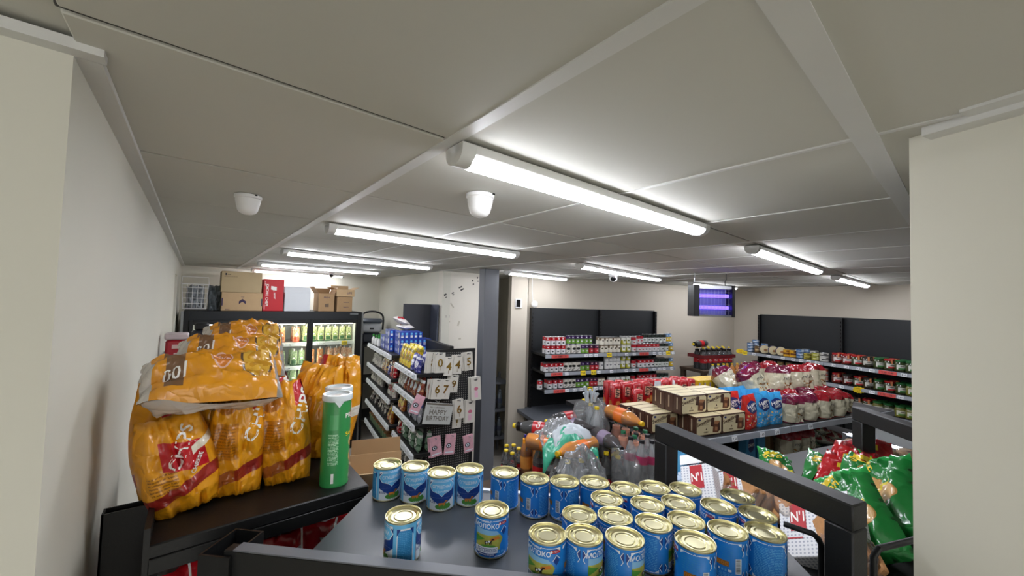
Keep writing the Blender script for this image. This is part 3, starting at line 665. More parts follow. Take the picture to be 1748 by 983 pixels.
FN = {'green': 'pale green', 'tom': 'orange and cream', 'red': 'red', 'dgreen': 'dark green', 'pink': 'pale brown', 'yellow': 'yellow'}
rows = {0: [('yellow', .30, .56), ('green', .57, .70), ('tom', .70, .93), ('red', 1.0, 1.12), ('green', 1.13, 1.78)], 1: [('dgreen', .56, .95), ('dgreen', 1.0, 1.18), ('tom', 1.2, 1.42), ('red', 1.46, 1.62), ('red', 1.64, 1.8)], 2: [('dgreen', .7, .95), ('dgreen', 1.0, 1.45), ('pink', 1.47, 1.6), ('tom', 1.64, 1.78)]}
RN = ('top', 'second', 'third')
for r_, segs in rows.items():
    for c, a, b in segs:
        n = max(1, round((b-a)/.088))
        for k in range(n):
            for dp in (0, .14):
                if dp and k % 2: continue
                o = sau((a+(k+.5)*(b-a)/n, fy+.22+dp, FZ[r_]+.001), (0, 0, R(random.uniform(-6, 6))), f'{FN[c]} sauce pouch with spout on the {RN[r_]} shelf of the fridge', f'{FN[c]} sauce pouches on the {RN[r_]} fridge shelf', (1, 1, random.uniform(.98, 1.06)))
                colour(o, VAR[c], 'film')
mp = thing('meat_pack', 'dark red packed sausages on the fridge shelf behind the chips', 'food pack', (.47, fy+.3, FZ[0]+.001)); obj('pack', MB().rbox(-.09, .09, -.06, .06, 0, .05, .01).rbox(-.085, .085, -.055, .055, .052, .10, .01).rbox(-.08, .08, -.05, .05, .102, .2, .01).mesh('pack', mat('meat_film', '#7c3a3a', .3, var=.4, scale=40, coat=.5)), mp)

# --- boxes and basket on the fridge
TOPZ = 1.906
def carton(x0, x1, y0, y1, z0, z1, m_, lab, name='cardboard_box', flaps=(), deco=None, rz=0):
    cx, cy = (x0+x1)/2, (y0+y1)/2; t = thing(name, lab, 'box', (cx, cy, z0), (0, 0, R(rz))); w_, d_, h_ = (x1-x0)/2, (y1-y0)/2, z1-z0
    obj('carton', MB().rbox(-w_, w_, -d_, d_, 0, h_, .004).mesh('carton', m_, 0), t)
    obj('seam', MB().box(-w_*.98, w_*.98, -.012, .012, h_, h_+.001).mesh('seam', mat('parcel_tape', '#b99a6c', .3), 0), t)
    for (ax, s, L_, ang) in flaps:
        if ax == 'x': Mx = Matrix.Translation((s*w_, 0, h_)) @ Matrix.Rotation(R(ang)*s, 4, 'Y'); b = MB().box(-.0015, .0015, -d_, d_, 0, L_, 0, Mx)
        else: Mx = Matrix.Translation((0, s*d_, h_)) @ Matrix.Rotation(-R(ang)*s, 4, 'X'); b = MB().box(-w_, w_, -.0015, .0015, 0, L_, 0, Mx)
        obj('flap', b.mesh('flap', m_, 0), t)
    if deco:
        for i, (kind, *a) in enumerate(deco):
            fn = flat(-d_-.0012); b = MB()
            if kind == 'text': b.text(a[0], fn, a[1], a[2], a[3], 0, a[5] if len(a) > 5 else 0)
            elif kind == 'poly': b.poly(a[0], fn)
            obj('print', b.mesh('print', a[4] if kind == 'text' else a[1], 0), t)
    return t
DK = mat('box_print', '#3c2f4c', .7)
carton(.235, .64, 5.60, 5.95, TOPZ, 2.125, M_card2, 'cardboard box with a dark chevron print under the taller box on the fridge', deco=[('poly', [(-.035, .08), (0, .11), (0, .145), (-.035, .115)], DK), ('poly', [(.0, .11), (.035, .08), (.035, .115), (0, .145)], DK), ('text', 'TOP', 0, .165, .012, DK), ('text', 'BOX', -.14, .015, .014, DK), ('poly', [(-.2, .06), (-.188, .06), (-.188, .15), (-.2, .15)], DK), ('poly', [(.188, .06), (.2, .06), (.2, .15), (.188, .15)], DK)])
carton(.225, .625, 5.60, 5.95, 2.127, 2.375, mat('cardboard_tan', '#b9a47e', .75, var=.08), 'plain tan cardboard box stacked on the chevron box on the fridge', deco=[('poly', [(-.165, .2), (-.15, .2), (-.15, .225), (-.165, .225)], M_ktxt), ('text', 'food', -.13, .21, .012, M_ktxt), ('text', 'MADE IN GEORGIA', -.11, .185, .011, mat('faint_print', '#7d6c50', .7))])
MR = mat('red_carton', '#c3242c', .6, var=.06); MWp = M_wtxt
carton(.645, .865, 5.60, 5.85, TOPZ, 2.305, MR, 'red carton with white writing standing upright on the fridge', 'printed_carton', deco=[('text', 'KMOHO CHEPI', -.07, .2, .030, MWp, -90), ('poly', [(-.03, .27), (.03, .26), (.03, .305), (-.03, .315)], MWp), ('text', 'p. sanor', .005, .21, .026, MWp, -86), ('text', 'p. sanor', -.095, .34, .012, MWp, -90), ('text', 'p. sanor', -.095, .05, .012, MWp, -90)])
wb = carton(.875, 1.17, 5.58, 5.88, TOPZ, 2.15, mat('white_carton', '#d3d7da', .6, var=.03), 'white carton with a raised lid on the fridge beside the red one', 'white_carton', flaps=(('y', -1, .07, -12), ('y', 1, .09, -30)))
carton(1.28, 1.48, 5.62, 5.9, TOPZ, 2.15, M_card, 'open cardboard box with a flap standing up on the fridge', flaps=(('x', -1, .11, 35), ('y', 1, .08, -25), ('x', 1, .1, 25)), deco=[('text', 'FRESH', .0, .19, .02, DK), ('poly', [(-.02, .06), (.03, .06), (.03, .11), (-.02, .1)], mat('cup_print', '#6d5a48', .7))])
carton(1.515, 1.72, 5.62, 5.9, TOPZ, 2.115, M_card, 'lower small cardboard box at the end of the fridge', deco=[('text', 'SNACK', .02, .13, .016, DK), ('text', 'SNACK', .02, .06, .016, DK)])
carton(1.50, 1.74, 5.60, 5.9, 2.117, 2.215, M_card2, 'small open cardboard box on top of another at the end of the fridge', flaps=(('x', 1, .07, 60), ('y', 1, .06, 10), ('x', -1, .07, 70)), deco=[('text', 'LIFE', .05, .05, .03, DK)])
wbk = thing('wire_basket', 'white wire basket with a plastic bag inside on the fridge', 'basket', (-.005, 5.72, TOPZ), (0, 0, R(0)))
wr_ = MB()
for z in (.02, .08, .14, .2, .26, .3):
    e = .1+.02*z/.3; wr_.tube([(-e, -e, z), (e, -e, z), (e, e, z), (-e, e, z)], .003, 5, closed=True)
for k in range(6):
    a = -.1+.04*k
    wr_.tube([(a, -.1, .02), (a*1.2, -.12, .3)], .0022, 5).tube([(a, .1, .02), (a*1.2, .12, .3)], .0022, 5).tube([(-.1, a, .02), (-.12, a*1.2, .3)], .0022, 5).tube([(.1, a, .02), (.12, a*1.2, .3)], .0022, 5).tube([(a, -.1, .02), (a, .1, .02)], .0022, 5)
obj('wire_frame', wr_.mesh('wire_frame', M_white), wbk)
obj('handle', MB().tube([(-.12, -.12, .3), (-.115, -.1, .38), (.115, -.1, .38), (.12, -.12, .3)], .004, 6).mesh('handle', M_white), wbk)
PBg = Pouch(.16, .25, .13, 21, 'stand', wr=.03); pb = tag(obj('plastic_bag', PBg.build('plastic_bag', mat('grey_carrier', '#8d9296', .35, var=.5, scale=14)), None, (0, 5.72, TOPZ+.03)), 'crumpled grey plastic bag stuffed in the wire basket', 'bag')
PBh = Pouch(.14, .3, .12, 22, 'stand', wr=.03); tag(obj('plastic_bag', PBh.build('plastic_bag', mat('grey_carrier2', '#6f777c', .35, var=.2)), None, (.185, 5.78, TOPZ)), 'grey plastic bag standing beside the wire basket', 'bag')

# ================================================================== NEAR SHELF WITH THE MILK TINS
SZ = H-.522
ng = thing('tin_shelf_unit', 'black shelving unit with milk tins on its top board', 'shelf unit', nw(0, .70, 0), (0, 0, NZ))
M_board = mat('dark_grey_board', '#3b4046', .42, var=.06, scale=4, coat=.15)
obj('top_board', MB().rbox(-.485, .52, .0, .355, SZ-.03, SZ, .002).mesh('top_board', M_board), ng)
lp = MB().rbox(-.62, .55, -.012, .012, SZ-.05, SZ+.030, .002)
obj('back_lip', lp.mesh('back_lip', M_black), ng)
obj('lip_cap', MB().rbox(-.60, .55, -.013, .013, SZ+.030, SZ+.033, .001).mesh('lip_cap', M_steel), ng)
obj('back_panel', MB().box(-.60, .55, -.010, .0, .1, SZ-.05).mesh('back_panel', M_black2), ng)
obj('price_rail', MB().box(-.485, .52, .356, .37, SZ-.045, SZ+.004).mesh('price_rail', mat('rail_white', '#cfd2d4', .4)), ng)
ep = MB()                                                 # hollow end post, open at the top
for a in ((-.665, -.600, -.02, -.016), (-.665, -.600, .064, .068), (-.665, -.661, -.016, .064), (-.604, -.600, -.016, .064)): ep.box(*a, 0, SZ+.022)
obj('post', ep.mesh('post', M_black, 0), ng)
obj('base', MB().rbox(-.485, .52, .01, .35, 0, .15, .003).mesh('base', M_black), ng)
for zz in (.55, .95, 1.25): obj('shelf', MB().rbox(-.485, .52, .01, .33, zz, zz+.03, .002).mesh('shelf', M_black), ng)

CR, CH = .0356, .083
M_lid = mat('tin_lid_gold', '#d2cca6', .31, metal=1, var=.04, scale=30); 
M_blue = mat('label_blue', '#157bd0', .35, var=.06, scale=40, coat=.3); M_lblue = mat('label_light_blue', '#66b8e8', .35, var=.05, scale=40, coat=.3)
M_dblue = mat('label_dark_blue', '#123a86', .35, var=.05, coat=.3); M_mid = mat('label_panel_blue', '#2f86c4', .4, var=.12, scale=120); M_pale = mat('label_white', '#dfe9f2', .4, var=.03)
M_green = mat('label_green', '#4b8f38', .4, var=.1); M_orange = mat('label_orange', '#c97a2e', .4, var=.1); M_field = mat('label_field', '#a6a84a', .45, var=.35, scale=70); M_sky = mat('label_sky', '#7fb4dc', .4, var=.1); M_brownp = mat('label_brown', '#9a6a1e', .4)
SL = [M_blue, M_pale, M_dblue, M_mid, M_green, M_orange, M_field, M_ktxt, M_redp, M_brownp, M_sky, M_lblue]
def cyl(r, lay): 
    rr = r+.00022*lay+.0003
    return lambda a, h: (rr*math.sin(a/r), -rr*math.cos(a/r), h)
D2 = math.pi/180*CR                                       # metres of label per degree
def P_(b, pts, slot, lay): b.poly([(x*D2, y) for x, y in pts], cyl(CR, lay), slot, .004)
def Tx(b, s, deg, z, size, slot, lay=3, rot=0, maxw=None): b.text(s, cyl(CR, lay), deg*D2, z, size, slot, rot, maxw=maxw)
def rect(x0, x1, y0, y1): return [(x0, y0), (x1, y0), (x1, y1), (x0, y1)]
def ellp(cx, cy, rx, ry, n=14): return [(cx+rx*math.cos(2*math.pi*k/n), cy+ry*math.sin(2*math.pi*k/n)) for k in range(n)]
def bars(b, x0, x1, y0, y1, deg):                         # white frame line between two points given in degrees/metres
    pass
def stroke(b, pts, wd, slot, lay):
    for (xa, ya), (xb, yb) in zip(pts, pts[1:]):
        dx, dy = (xb-xa)*D2, yb-ya; L_ = math.hypot(dx, dy) or 1; nx, ny = -dy/L_*wd/2, dx/L_*wd/2
        P_(b, [(xa+nx/D2, ya+ny), (xa-nx/D2, ya-ny), (xb-nx/D2, yb-ny), (xb+nx/D2, yb+ny)], slot, lay)
def diamonds(b, d, both=True):
    for s in ((-1, 1) if both else (1,)):
        c = d+s*9
        for z in (.066, .018):
            P_(b, [(c-s*5, z), (c+s*1, z+.007), (c+s*1, z-.007)], 2, 2); P_(b, [(c+s*1, z+.007), (c+s*7, z), (c+s*1, z-.007)], 2, 2) if False else None
        P_(b, [(c-s*6, .058), (c-s*6, .074), (c+s*3, .066)], 2, 2); stroke(b, [(c-s*4, .074), (c+s*4, .066), (c-s*4, .057), (c+s*2, .051)], .0012, 1, 3)
        P_(b, [(c-s*6, .010), (c-s*6, .024), (c+s*3, .016)], 2, 2); stroke(b, [(c-s*4, .024), (c+s*4, .016), (c-s*4, .008)], .0012, 1, 3)
def edges(b, a0, a1):                                     # white brackets along top and bottom of a panel
    mid = (a0+a1)/2
    for z, s in ((.0755, -1), (.0065, 1)):
        for x0, x1 in ((a0, mid-6), (mid+6, a1)): P_(b, rect(x0, x1, z-.0006, z+.0006), 1, 3)
        P_(b, [(a0, z), (a0+14, z), (a0, z+s*.006)], 1, 3); P_(b, [(a1, z), (a1-14, z), (a1, z+s*.006)], 1, 3)
        stroke(b, [(mid-4, z+s*.0015), (mid, z-s*.001), (mid+4, z+s*.0015)], .001, 1, 3)
def textlines(b, a0, a1, z0, z1, n, slot, rnd):
    for k in range(n):
        z = z0+(z1-z0)*k/(n-1); x = a0
        while x < a1-3:
            l = rnd.uniform(4, 14); P_(b, rect(x, min(a1, x+l), z-.0005, z+.0005), slot, 2); x += l+rnd.uniform(1.5, 3)
def cow(b, c, z, s, slot, lay):
    """a small printed cow: body, neck, head, four legs"""
    for P in ([(-11, 3), (9, 4), (9, 9), (-11, 9)], [(6, 6), (11, 8), (14, 15), (9, 14)], [(10, 12), (18, 12), (17, 16), (10, 16.5)], [(-11, -2), (-8, -2), (-7, 4), (-11, 4)], [(-5, -1), (-3, -1), (-2, 4), (-6, 4)], [(3, -2), (5.5, -2), (6, 5), (2, 5)], [(7, -1), (9, -1), (9, 5), (6, 5)], [(-12, 2), (-11, 2), (-11, 9), (-12.5, 8)]):
        P_(b, [(c+x*s, z+y*s*.00062) for x, y in P], slot, lay)
def print_sg():
    b = MB(); rnd = random.Random(3)
    for c in (0, 180):
        P_(b, [(c-52, .004), (c+52, .004), (c+52, .034), (c-52, .034)], 1, 1)
        P_(b, [(c-52, .072), (c-52, .034), (c, .034), (c, .072)], 2, 1); P_(b, [(c+52, .034), (c+52, .072), (c, .072), (c, .034)], 2, 1)
        P_(b, [(c-52, .034), (c, .034), (c, .014)], 2, 2); P_(b, [(c, .034), (c+52, .034), (c, .014)], 2, 2)
        for sc_, sl, ly in ((1.06, 1, 3), (1, 11, 4)):
            P_(b, [(c+x*sc_, .058+y*sc_) for x, y in ((-50, .004), (-38, .014), (38, .014), (50, .004), (38, -.008), (12, -.013), (0, -.020), (-12, -.013), (-38, -.008))], sl, ly)
        Tx(b, 'СГУЩЕНКА', c, .0605, .0095, 1, 5, maxw=76*D2); Tx(b, 'С САХАРОМ', c, .0495, .0042, 1, 5)
        P_(b, ellp(c+6, .013, 32, .008), 4, 3); cow(b, c+2, .016, 1.15, 5, 5); P_(b, ellp(c+28, .016, 6, .005), 4, 5)
        Tx(b, '8.5%', c-38, .024, .006, 2, 4); edges(b, c-50, c+50)
    for c in (90, 270):
        P_(b, rect(c-26, c+26, .004, .072), 1, 1); P_(b, rect(c-23, c+23, .006, .069), 3, 2); textlines(b, c-21, c+21, .012, .064, 16, 11, rnd)
        P_(b, [(c-26, .072), (c-14, .072), (c-26, .058)], 2, 3); P_(b, [(c+26, .072), (c+14, .072), (c+26, .058)], 2, 3)
    return b
def print_mo():
    b = MB(); rnd = random.Random(5)
    P_(b, rect(-46, 40, .018, .048), 6, 1); P_(b, [(-46, .048), (40, .048), (28, .056), (-46, .060)], 10, 1); P_(b, [(-46, .030), (-10, .040), (-46, .046)], 4, 2); P_(b, [(5, .036), (40, .040), (34, .046), (8, .042)], 5, 2)
    P_(b, [(40, .048), (50, .040), (34, .018), (26, .018)], 6, 1)
    Tx(b, 'МОЛОКО', -8, .0655, .0095, 1, 4); Tx(b, 'СГУЩЕННОЕ', -8, .0735, .003, 1, 4)
    P_(b, rect(34, 66, .0665, .0725), 8, 3); P_(b, ellp(38, .0695, 3.4, .0022), 1, 4); Tx(b, 'ГОСТ', 52, .0695, .0028, 1, 4)
    P_(b, [(44, .053), (54, .061), (64, .053), (54, .045)], 2, 3); stroke(b, [(42, .053), (54, .063), (66, .056)], .0011, 1, 4)
    cow(b, 2, .031, 1.05, 7, 4); P_(b, ellp(4, .0365, 4, .002), 1, 5); P_(b, ellp(-4, .034, 3, .0018), 1, 5); P_(b, ellp(0, .026, 26, .003), 4, 3)
    P_(b, rect(-46, 32, .0125, .0245), 1, 4); Tx(b, 'АЛЕКСЕЕВСКОЕ', -7, .0185, .0085, 2, 5, maxw=72*D2); P_(b, [(-40, .0125), (30, .0125), (22, .006), (-32, .006)], 2, 4); Tx(b, 'цельное с сахаром', -6, .0095, .0028, 1, 5)
    Tx(b, '8.5%', 46, .013, .005, 11, 3); edges(b, -50, 66)
    # side with pictograms and barcode
    P_(b, rect(88, 122, .031, .041), 9, 2)
    for k in range(3): P_(b, ellp(94+11*k, .036, 4.5, .0034), 5, 3); P_(b, ellp(94+11*k, .036, 2.6, .002), 9, 4)
    for k, sl in enumerate((8, 1, 11, 11, 1)): P_(b, rect(84+k*9, 89+k*9+(4 if k == 4 else 0), .022, .026), sl, 2)
    textlines(b, 80, 132, .010, .018, 4, 11, rnd); textlines(b, 80, 132, .046, .066, 6, 3, rnd); edges(b, 76, 158)
    P_(b, rect(140, 158, .020, .048), 1, 2)
    z = .022
    while z < .0465: hgt = rnd.choice((.0004, .0006, .001)); P_(b, rect(141.5, 154, z, z+hgt), 7, 3); z += hgt+rnd.choice((.0005, .0007, .001))
    diamonds(b, 172)
    textlines(b, 192, 274, .012, .068, 20, 11, rnd); edges(b, 188, 280); diamonds(b, 294)
    return b
me_sg = print_sg().mesh('label_print', SL, 0); me_mo = print_mo().mesh('label_print', SL, 0)
prof_b = [(0, .002), (CR-.003, .002), (CR-.002, 0), (CR+.0004, .0008), (CR+.0006, .0028), (CR, .0036), (CR, CH-.0036)]
lidp = [(CR, CH-.0036), (CR+.0007, CH-.003), (CR+.0009, CH-.0008), (CR+.0003, CH), (CR-.0008, CH-.0002), (CR-.0016, CH-.0048), (CR-.0046, CH-.0048), (CR-.0060, CH-.0022), (CR-.0078, CH-.0048), (CR-.0094, CH-.0026), (CR-.0112, CH-.0048), (CR-.0160, CH-.0048), (CR-.0174, CH-.0030), (CR-.0190, CH-.0046), (.0, CH-.0044)]
me_lid = MB().lathe(lidp, 56, cap=False).mesh('lid', M_lid, 30)
me_body = {k: MB().lathe(prof_b, 40, [1, 1, 1, 1, 1, 0], cap=False).mesh('body', [c, M_lid], 50) for k, c in (('sg', M_lblue), ('mo', M_blue))}
def mk_tin(k, pr):
    def f():
        t = thing('milk_tin', '', 'tin can'); obj('body', me_body[k], t); obj('lid', me_lid, t); obj('label_print', pr, t); return t
    return Maker(f)
tin_sg, tin_mo = mk_tin('sg', me_sg), mk_tin('mo', me_mo)
TZ = SZ+CH
def at_tin(px, py): p = at_z(px, py, TZ); p.z = SZ+.0005; return p
gsg = 'light blue condensed milk tins in the row at the end of the board'
for px, py, off in ((662, 791, 20), (709, 794.5, 3), (754, 805, 4), (802, 799, -4)):
    p = at_tin(px, py); tin_sg(p, face_cam(p, off), 'light blue condensed milk tin in the row of four, cow picture outwards', gsg)
p = at_tin(689, 877); tin_sg(p, face_cam(p, -82), 'light blue milk tin standing alone before the row of four, text panel showing', '')
p = at_tin(840, 868); tin_mo(p, face_cam(p, -10), 'dark blue milk tin standing alone, its black and white cow picture facing out', '')
for px, py, off in ((862, 805, -180), (913, 815.5, -172), (964, 820.5, -174), (1015, 821.5, -140), (1068, 833, -60), (1117, 831, -200), (1170, 834, -90), (1036, 849.5, -120), (1259, 846, -30), (1105, 859.5, -250), (1157.5, 857, -180), (1226, 863, -75), (1293, 876.5, -100), (989, 877, -200), (1050, 879.5, -60), (1115.5, 891.5, -262), (1171, 887, -40), (997, 911.6, -300), (1066.5, 916.5, -292), (953, 933, -25), (1186.7, 922.5, -118), (1242, 903.5, -118), (1306, 906.5, -222)):
    p = at_tin(px, py); nn = p.dot(NN)
    if nn < .752: p += NN*(.752-nn)
    if px == 953: p -= NW*.020
    a = -off % 360; side = 'barcode' if 150 <= a <= 185 else 'orange pictograms' if 90 <= a < 150 else 'fine print' if 185 < a <= 270 else 'dark diamonds' if 270 < a <= 330 else 'red badge'
    wh = 'in the back row' if nn > .955 else 'beside the raised lip' if nn < .80 else 'in the middle of the crowd of tins'
    lab = f'dark blue milk tin {wh}, {side} turned outwards'; tin_mo(p, face_cam(p, off), lab, lab)

BZ = 1.40                                                # height of the bread shelf
# --- black guard frames behind the tins
def guard(p0, p1, label, zt, zb, wd=.05, open_=True):
    p0, p1 = Vector(p0), Vector(p1); d = p1-p0; L_ = d.length; a = math.atan2(d.y, d.x)
    t = thing('guard_frame', label, 'frame', (p0.x, p0.y, 0), (0, 0, a))
    obj('top_rail', MB().rbox(-wd/2, L_+wd/2, -wd/2, wd/2, zt-wd, zt, .003).mesh('top_rail', M_black), t)
    for x in (0, L_): obj('post', MB().rbox(x-wd/2, x+wd/2, -wd/2, wd/2, zb, zt-wd, .003).mesh('post', M_black), t)
    return t
g0 = uv(.925, .925, 0); g1_ = uv(.925, .455, 0)
guard((g0.x, g0.y), (g1_.x, g1_.y), 'black square tube guard frame between the milk tins and the bread', H-.37, 0)
q0 = at_z(1474, 697, H-.37); q1 = at_z(1640, 752, H-.37)
guard((q0.x, q0.y), (q1.x, q1.y), 'black square tube guard frame beside the rice cakes', H-.37, BZ)
def rod(pts, lab): tag(obj('wire_loop', MB().tube(pts, .006, 10).mesh('wire_loop', M_black)), lab, 'rod')
def arc(p, q, r_, n=5):
    return None
b0 = at_z(1338, 894, H-.47); b1 = at_z(1388, 911, H-.47); b2 = at_z(1402, 930, H-.49); b3 = Vector((b2.x+.002, b2.y, H-.62))
rod([b0, b1, b1.lerp(b2, .6)+Vector((0, 0, .004)), b2, b3], 'thin black bent rod standing beside the milk tins')
b0 = at_z(1575, 918, H-.47); b1 = at_z(1500, 936, H-.47); b2 = at_z(1491, 950, H-.49); b3 = Vector((b2.x, b2.y, H-.66))
rod([b0, b1, b2, b3], 'thin black bent rod in front of the green rusk bags')

# ================================================================== BREAD SHELF
BZ = 1.40
bs = thing('bread_shelf_unit', 'black shelf unit with bread, rusks and rice cakes behind the guard frame', 'shelf unit', uv(0, 0, 0), (0, 0, RZ))
obj('board', MB().rbox(.96, 2.45, .44, 1.22, BZ-.03, BZ, .003).mesh('board', M_black), bs)
obj('base', MB().rbox(.99, 2.43, .47, 1.02, 0, .18, .003).mesh('base', M_black), bs)
for U in (1.0, 1.7, 2.4): obj('support', MB().box(U-.015, U+.015, .7, .76, .18, BZ-.03).mesh('support', M_black), bs)
n1m = pmat('crispbread_box_print', '#d9dadc', [], .5, coat=.1)
def dotted(name, base, dot, sc_):
    if name in MATS: return MATS[name]
    m_, nt, b = nodes(name); N = nt.nodes; L = nt.links; tc = N.new('ShaderNodeTexCoord'); vo = N.new('ShaderNodeTexVoronoi'); vo.inputs['Scale'].default_value = sc_; vo.inputs['Randomness'].default_value = 0
    L.new(tc.outputs['Object'], vo.inputs['Vector']); lt = N.new('ShaderNodeMath'); lt.operation = 'LESS_THAN'; lt.inputs[1].default_value = .33; L.new(vo.outputs['Distance'], lt.inputs[0])
    mx = N.new('ShaderNodeMix'); mx.data_type = 'RGBA'; mx.inputs[6].default_value = lin(base); mx.inputs[7].default_value = lin(dot); L.new(lt.outputs[0], mx.inputs[0]); L.new(mx.outputs[2], b.inputs['Base Color']); b.inputs['Roughness'].default_value = .5; MATS[name] = m_; return m_
M_n1 = dotted('crispbread_dots', '#dcdde0', '#a2a8b4', 95)
def mk_n1():
    t = thing('crispbread_box', '', 'box'); w_, h_, d_ = .055, .17, .04
    obj('carton', MB().rbox(-w_, w_, -d_, d_, 0, h_, .002).mesh('carton', M_n1, 0), t)
    obj('top_flap', MB().box(-w_, w_, -d_, -d_+.002, 0, .045, 0, Matrix.Translation((0, 0, h_)) @ Matrix.Rotation(R(-8), 4, 'X')).mesh('top_flap', mat('carton_white', '#e6e8ea', .5), 0), t)
    b = MB(); fn = flat(-d_-.0012); b.poly(rect(-.022, .022, .075, .165), fn, 0); b.text("N'1", flat(-d_-.002), 0, .118, .034, 1, maxw=.038); b.poly(rect(-.045, .01, .052, .056), fn, 0)
    obj('print', b.mesh('print', [M_redp, M_wtxt], 0), t)
    b = MB(); rnd = random.Random(1); fx = lambda a, c: (-w_-.001, -a, c)
    for k in range(12): b.poly(rect(-.03, rnd.uniform(.0, .03), .03+.007*k, .033+.007*k), fx, 0)
    obj('print', b.mesh('print', M_grey_t, 0), t); return t
n1 = Maker(mk_n1)
def put(mk, px, py, z, off=0, tilt=0, roll=0, label=None, group=None, scale=None):
    p = at_z(px, py, z); return mk(p, (R(tilt), R(roll), face_cam(p, off)), label, group, scale)
put(n1, 1268, 893, BZ+.005, -12, -52, -30, "white dotted crispbread box with red N'1 patch tilted back beside the tins")
put(n1, 1205, 880, BZ+.005, -8, -50, -22, 'white dotted crispbread box half hidden behind the guard post', None, (1, 1, .95))
put(n1, 1385, 968, BZ+.004, -16, -52, -30, 'white dotted crispbread box leaning next to the bent rod')
put(n1, 1440, 985, BZ+.004, -16, -50, -30, 'white dotted crispbread box nearest the guard frame corner', None, (1.05, 1, 1))
# bread in clear bags
M_bread = mat('bread_crust', '#b5824f', .7, var=.28, scale=60, bump=.4); M_bread2 = mat('bread_crust_dark', '#9a6636', .7, var=.3, scale=60, bump=.4)
M_film = clear('bread_film', '#fffaf4', .90, .12, .5)
PBr = Pouch(.125, .24, .10, 31, 'pillow', wr=.012, nu=14, nv=20); filmBr = PBr.build('clear_film', M_film)
def mk_bread(m_):
    def f():
        t = thing('bread_bag', '', 'bread'); obj('clear_film', filmBr, t, scale=(1.06, 1.08, 1))
        for k in range(5):
            x = -.04+.02*k; obj('slice', MB().rbox(x-.009, x+.008, -.042, .042, .03, .15+.006*(k % 2), .004, 0, Matrix.Rotation(R(4*(k-2)), 4, 'Y')).mesh('slice', m_), t)
        return t
    return Maker(f)
br1, br2 = mk_bread(M_bread), mk_bread(M_bread2)
put(br1, 1312, 878, BZ+.055, 22, -84, 26, 'bag of brown toast slices lying behind the crispbread box', None, 1.1)
put(br1, 1378, 902, BZ+.055, 26, -84, 30, 'bag of pale toast loaf in clear film lying under the guard rail', None, 1.1)
put(br2, 1262, 858, BZ+.05, 0, -84, 14, 'bag of dark sliced bread behind the other bread bags')
put(br2, 1425, 930, BZ+.05, 34, -84, 34, 'bag of reddish brown bread beside the pale toast')
put(br1, 1470, 985, BZ+.05, 25, -80, 28, 'bag of toast slices right behind the guard frame corner')
put(br2, 1340, 868, BZ+.05, 10, -86, 22, 'bag of sliced bread at the back under the guard rail')
# rusk bags
rusk = pmat('rusk_film_green', '#1f7a35', [('ell', .42, .55, .26, .13, '#b98a4e'), ('ell', .42, .55, .24, .12, '#d9ae74'), ('ell', .62, .42, .24, .12, '#b98a4e'), ('ell', .62, .42, .22, .11, '#dcb47c'), ('rect', .1, .5, .72, .8, '#e0c62a', .3), ('rect', .2, .8, .2, .25, '#d9c62a', .4), ('rect', 0, 1, .9, 1, '#2a9a48')], .25, coat=.5, crease=16)
rusk_r = pmat('rusk_film_red', '#b3161e', [('ell', .5, .35, .3, .14, '#c9974e'), ('rect', .2, .8, .6, .7, '#e8c832', .2), ('rect', 0, 1, .9, 1, '#8f0f18')], .25, coat=.5, crease=18)
PRu = Pouch(.20, .30, .10, 41, 'pillow', wr=.014, nu=20, nv=26)
bagG = bag_maker('rusk_bag', 'rusk bag', PRu, rusk, [('Suxari', .3, .76, .03, 20, M_ytxt)], 'green rusk bag'); 
PRr = Pouch(.15, .22, .09, 42, 'pillow', wr=.014); bagRr = bag_maker('rusk_bag', 'rusk bag', PRr, rusk_r, [('Suxari', .5, .65, .022, 12, M_ytxt)], 'red rusk bag')
put(bagG, 1530, 925, BZ+.02, -20, -50, -40, 'green rusk bag with toast picture lying across the front of the shelf')
put(bagG, 1475, 880, BZ+.03, 10, -60, 30, 'green rusk bag right behind the guard frame corner, partly hidden', None, .9)
put(bagG, 1505, 965, BZ+.005, 0, -45, -35, 'green rusk bag lowest at the front beside the right wall', None, .9)
put(bagG, 1335, 845, BZ-.02, 20, -60, 20, 'green rusk bag behind the guard rail near the mini cookies', None, .7)
put(bagG, 1400, 860, BZ-.01, 10, -62, 35, 'green rusk bag under the red ones', None, .8)
put(bagRr, 1440, 858, BZ+.01, 0, -35, 15, 'red rusk bag standing highest among the green ones')
put(bagRr, 1492, 850, BZ+.01, -10, -35, -15, 'red rusk bag next to the rice cakes')
put(bagRr, 1412, 862, BZ+.01, 10, -45, 35, 'red rusk bag leaning over the green one towards the cookies', None, .95)
# rice cakes
M_rice = mat('rice_cake', '#b99a72', .75, var=.35, scale=90, bump=.5)
def mk_rice():
    t = thing('rice_cake_pack', '', 'rice cakes')
    obj('cakes', MB().lathe([(.02, 0), (.048, .002)]+[(.048-.002*(k % 2), .002+.0085*k) for k in range(1, 17)]+[(.046, .142), (.02, .145), (.018, .140), (0, .14)], 28).mesh('cakes', M_rice), t)
    obj('label_band', MB().lathe([(.0495, .012), (.0495, .085)], 28, cap=False).mesh('label_band', mat('rice_label', '#d9cfc2', .5, var=.15, scale=30)), t)
    obj('print', MB().lathe([(.0498, .078), (.0498, .088)], 28, cap=False).mesh('print', mat('rice_brown', '#4e2226', .5)), t)
    fn = lambda a, h: (.0503*math.sin(a/.05), -.0503*math.cos(a/.05), h)
    obj('print', MB().poly([(-.02, .015), (.02, .015), (0, .06)], fn, 0, .006).mesh('print', M_redp, 0), t)
    obj('clear_film', MB().lathe([(.05, .086), (.051, .135), (.04, .148), (.012, .152), (.006, .148)], 24, cap=False).mesh('clear_film', M_film), t); return t
rice = Maker(mk_rice)
